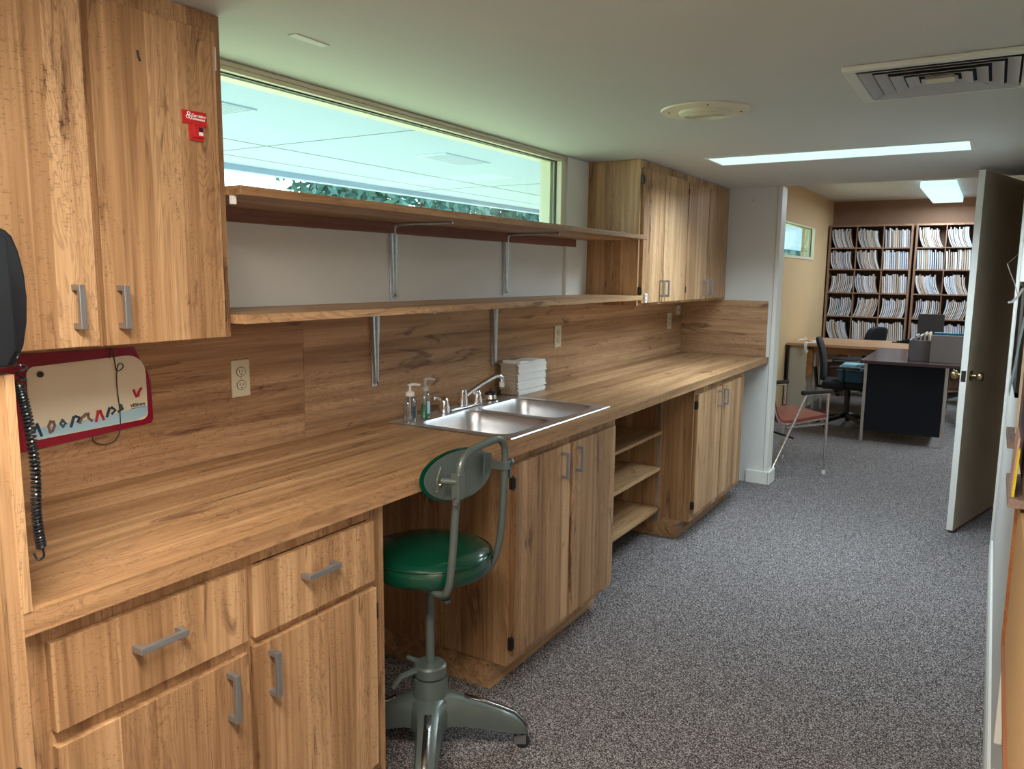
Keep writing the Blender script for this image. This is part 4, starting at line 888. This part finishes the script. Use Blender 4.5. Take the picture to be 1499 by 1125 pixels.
# cables on desk
m = MB(); rnd = random.Random(3)
for k in range(5):
    c0 = (.28+.03*k, 9.60+.05*k, .775); m.tube(smooth_path([(.10+.02*k, 9.55+.03*k, .785+.01*k), (.2+.01*k, 9.62, .80-.006*k), (.30, 9.55+.03*k, .775+.004*k), (.34, 9.62, .78), (.26, 9.49, .776), (.22+.006*k, 9.444, .772), (.225+.005*k, 9.440, .70), (.25+.004*k, 9.442, .65+.01*k)], 5), .005, 6)
tag(m.build('cable_bundle', 'cable_white', smooth=True), 'tangle of white cable hanging over the corner of the tan desk', 'cable')
m = MB()
for k in range(4): m.box(1.05+.05*k, 1.3+.03*k, 10.22+.02*k, 10.3+.02*k, .766+.012*k, .776+.012*k)
tag(m.build('document_tray', 'navy'), 'low dark stacked tray on the tan desk beside the chair back', 'tray')
# office chairs
def office_chair(label, loc, rz, arms=True):
    t = local('office_chair', label, 'chair', 'black office chairs')
    B(-.24, .24, -.23, .23, .40, .48, bev=.03, seg=3).build('seat', 'black_fabric', t, smooth=True)
    bk = MB(); n = 8; secs = []
    for i in range(n+1):
        f = i/n; z = .46+.46*f; x = -.25-.07*f+.03*math.sin(f*math.pi); wd = .20*(1-.25*abs(2*f-1)**3)
        secs.append((x, wd, z))
    prev = None
    for (x, wd, z) in secs:
        ring_ = [bk.b.verts.new(p) for p in ((x+.02, -wd, z), (x-.03, -wd*.8, z), (x-.04, wd*.8, z), (x+.02, wd, z), (x+.035, wd*.5, z), (x+.035, -wd*.5, z))]
        if prev:
            for j in range(6): bk.b.faces.new((prev[j], prev[(j+1) % 6], ring_[(j+1) % 6], ring_[j]))
        else: bk.b.faces.new(ring_)
        prev = ring_
    bk.b.faces.new(prev[::-1]); bk.build('backrest', 'black_fabric', t, smooth=True, sub=1)
    MB().tube([(0, 0, .11), (0, 0, .40)], .028, 12).build('gas_column', 'black', t)
    MB().tube([(-.12, 0, .39), (-.30, 0, .40), (-.33, 0, .60)], .02, 8).build('back_support', 'black', t)
    for k in range(5):
        a = 2*math.pi*k/5+.3; l = MB().tube([(0, 0, .12), (.16*math.cos(a), .16*math.sin(a), .095), (.29*math.cos(a), .29*math.sin(a), .07)], [.028, .022, .018], 8)
        o = l.build('base_leg', 'black', t); MB().lathe([(0, -.02), (.026, -.02), (.028, 0), (.026, .02), (0, .02)], (.29*math.cos(a), .29*math.sin(a), .0285), 14, axis='y').build('caster', 'rubber', o)
    if arms:
        for s in (-1, 1):
            MB().tube(smooth_path([(-.02, s*.25, .43), (-.03, s*.30, .50), (-.03, s*.30, .62)], 4), .013, 8).build('arm_post', 'black', t)
            B(-.17, .12, s*.30-.03, s*.30+.03, .62, .645, bev=.01).build('armrest', 'black', t, smooth=True)
    t.location = loc; t.rotation_euler = (0, 0, rz); return t
office_chair('black office chair beside the dark desk, with a light blue tote on its seat', (.83, 8.62, 0), R(5))
office_chair('black office chair behind the tan desk, its back in front of the shelving', (.60, 11.0, 0), R(140), False)
office_chair('black office chair mostly hidden behind the monitor and file tub', (1.78, 11.0, 0), R(215), False)
t = thing('storage_tote', 'light blue lidded tote on the seat of the black chair beside the dark desk', 'tote', (.9, 8.55, .49))
MB().prism([(.75, .60), (.77, .482), (.985, .482), (.985, .60)], 'y', 8.42, 8.72).build('tub', 'teal', t); B(.74, .99, 8.41, 8.73, .60, .625, bev=.004).build('lid', 'box_blue', t); B(.78, .98, 8.45, 8.66, .6255, .66, bev=.01).build('cushion', 'box_blue', t)
# reception armchair
t = thing('armchair', 'reception armchair with red seat, chrome legs and black armrests behind the end wall', 'chair', (.9, 6.35, 0))
A = Vector((1.01, 6.38, 0)); Wd = Vector((-.74, .67, 0)).normalized(); Fd = Vector((.66, .75, 0)).normalized(); 
def P3(w_, f_, z): v = A+Wd*w_+Fd*f_; return (v.x, v.y, z)
for w_ in (0, .54):
    MB().tube([P3(w_, 0, .012), P3(w_, 0, .635)], .011, 10).build('front_leg', 'chrome', t, smooth=True)
    MB().tube([P3(w_, -.50, .012), P3(w_, -.20, .635)], .011, 10).build('rear_leg', 'chrome', t, smooth=True)
    MB().tube([P3(w_, 0, .635), P3(w_, -.20, .635)], .010, 8).build('arm_rail', 'chrome', t)
    ar = MB().tube([P3(w_, .02, .655), P3(w_, -.24, .648)], [.017, .019], 8).build('armrest', 'wood_arm', t, smooth=True)
    MB().tube([P3(w_, -.02, .40), P3(w_, -.36, .385)], .009, 8).build('side_rail', 'chrome', t)
    for f_ in (0, -.50): MB().lathe([(0, 0), (.015, 0), (.015, .03), (0, .03)], P3(w_, f_, 0), 12).build('foot_cap', 'trim_white', t)
st = MB(); prof = [(.03, .44), (-.10, .425), (-.30, .405), (-.40, .42), (-.45, .50), (-.48, .62), (-.50, .80)]
prof = [(p.x, p.y) for p in smooth_path([(a_, b_, 0) for a_, b_ in prof], 5)]
top_ = [(a_, b_) for a_, b_ in prof]
def sheet(m, pr_, w0, w1, thk):
    L1 = []
    for i, (f_, z) in enumerate(pr_):
        d = Vector((pr_[min(i+1, len(pr_)-1)][0]-pr_[max(i-1, 0)][0], pr_[min(i+1, len(pr_)-1)][1]-pr_[max(i-1, 0)][1])).normalized(); nrm = Vector((-d.y, d.x))
        L1.append([m.b.verts.new(P3(w_, f_+nrm.x*o_, z+nrm.y*o_)) for w_, o_ in ((w0, 0), (w1, 0), (w1, thk), (w0, thk))])
    for a_, c_ in zip(L1, L1[1:]):
        for j in range(4): m.b.faces.new((a_[j], a_[(j+1) % 4], c_[(j+1) % 4], c_[j]))
    m.b.faces.new(L1[0]); m.b.faces.new(L1[-1][::-1])
sheet(st, top_, .04, .50, -.028); st.build('seat', 'red_seat', t, smooth=True)
e_ = MB()
for w_ in (.03, .51): e_.tube([P3(w_, a_, b_) for a_, b_ in top_], .008, 8)
e_.build('shell_edge', 'chrome', t, smooth=True)
MB().tube([P3(0, -.30, .30), P3(.54, -.30, .30)], .008, 8).build('stretcher', 'black', t)
tag(B(1.90, 2.10, 9.0, 9.25, .0, .34, bev=.01).build('storage_box', 'dark_void'), 'dark box on the office floor glimpsed between desk leg and door', 'box')
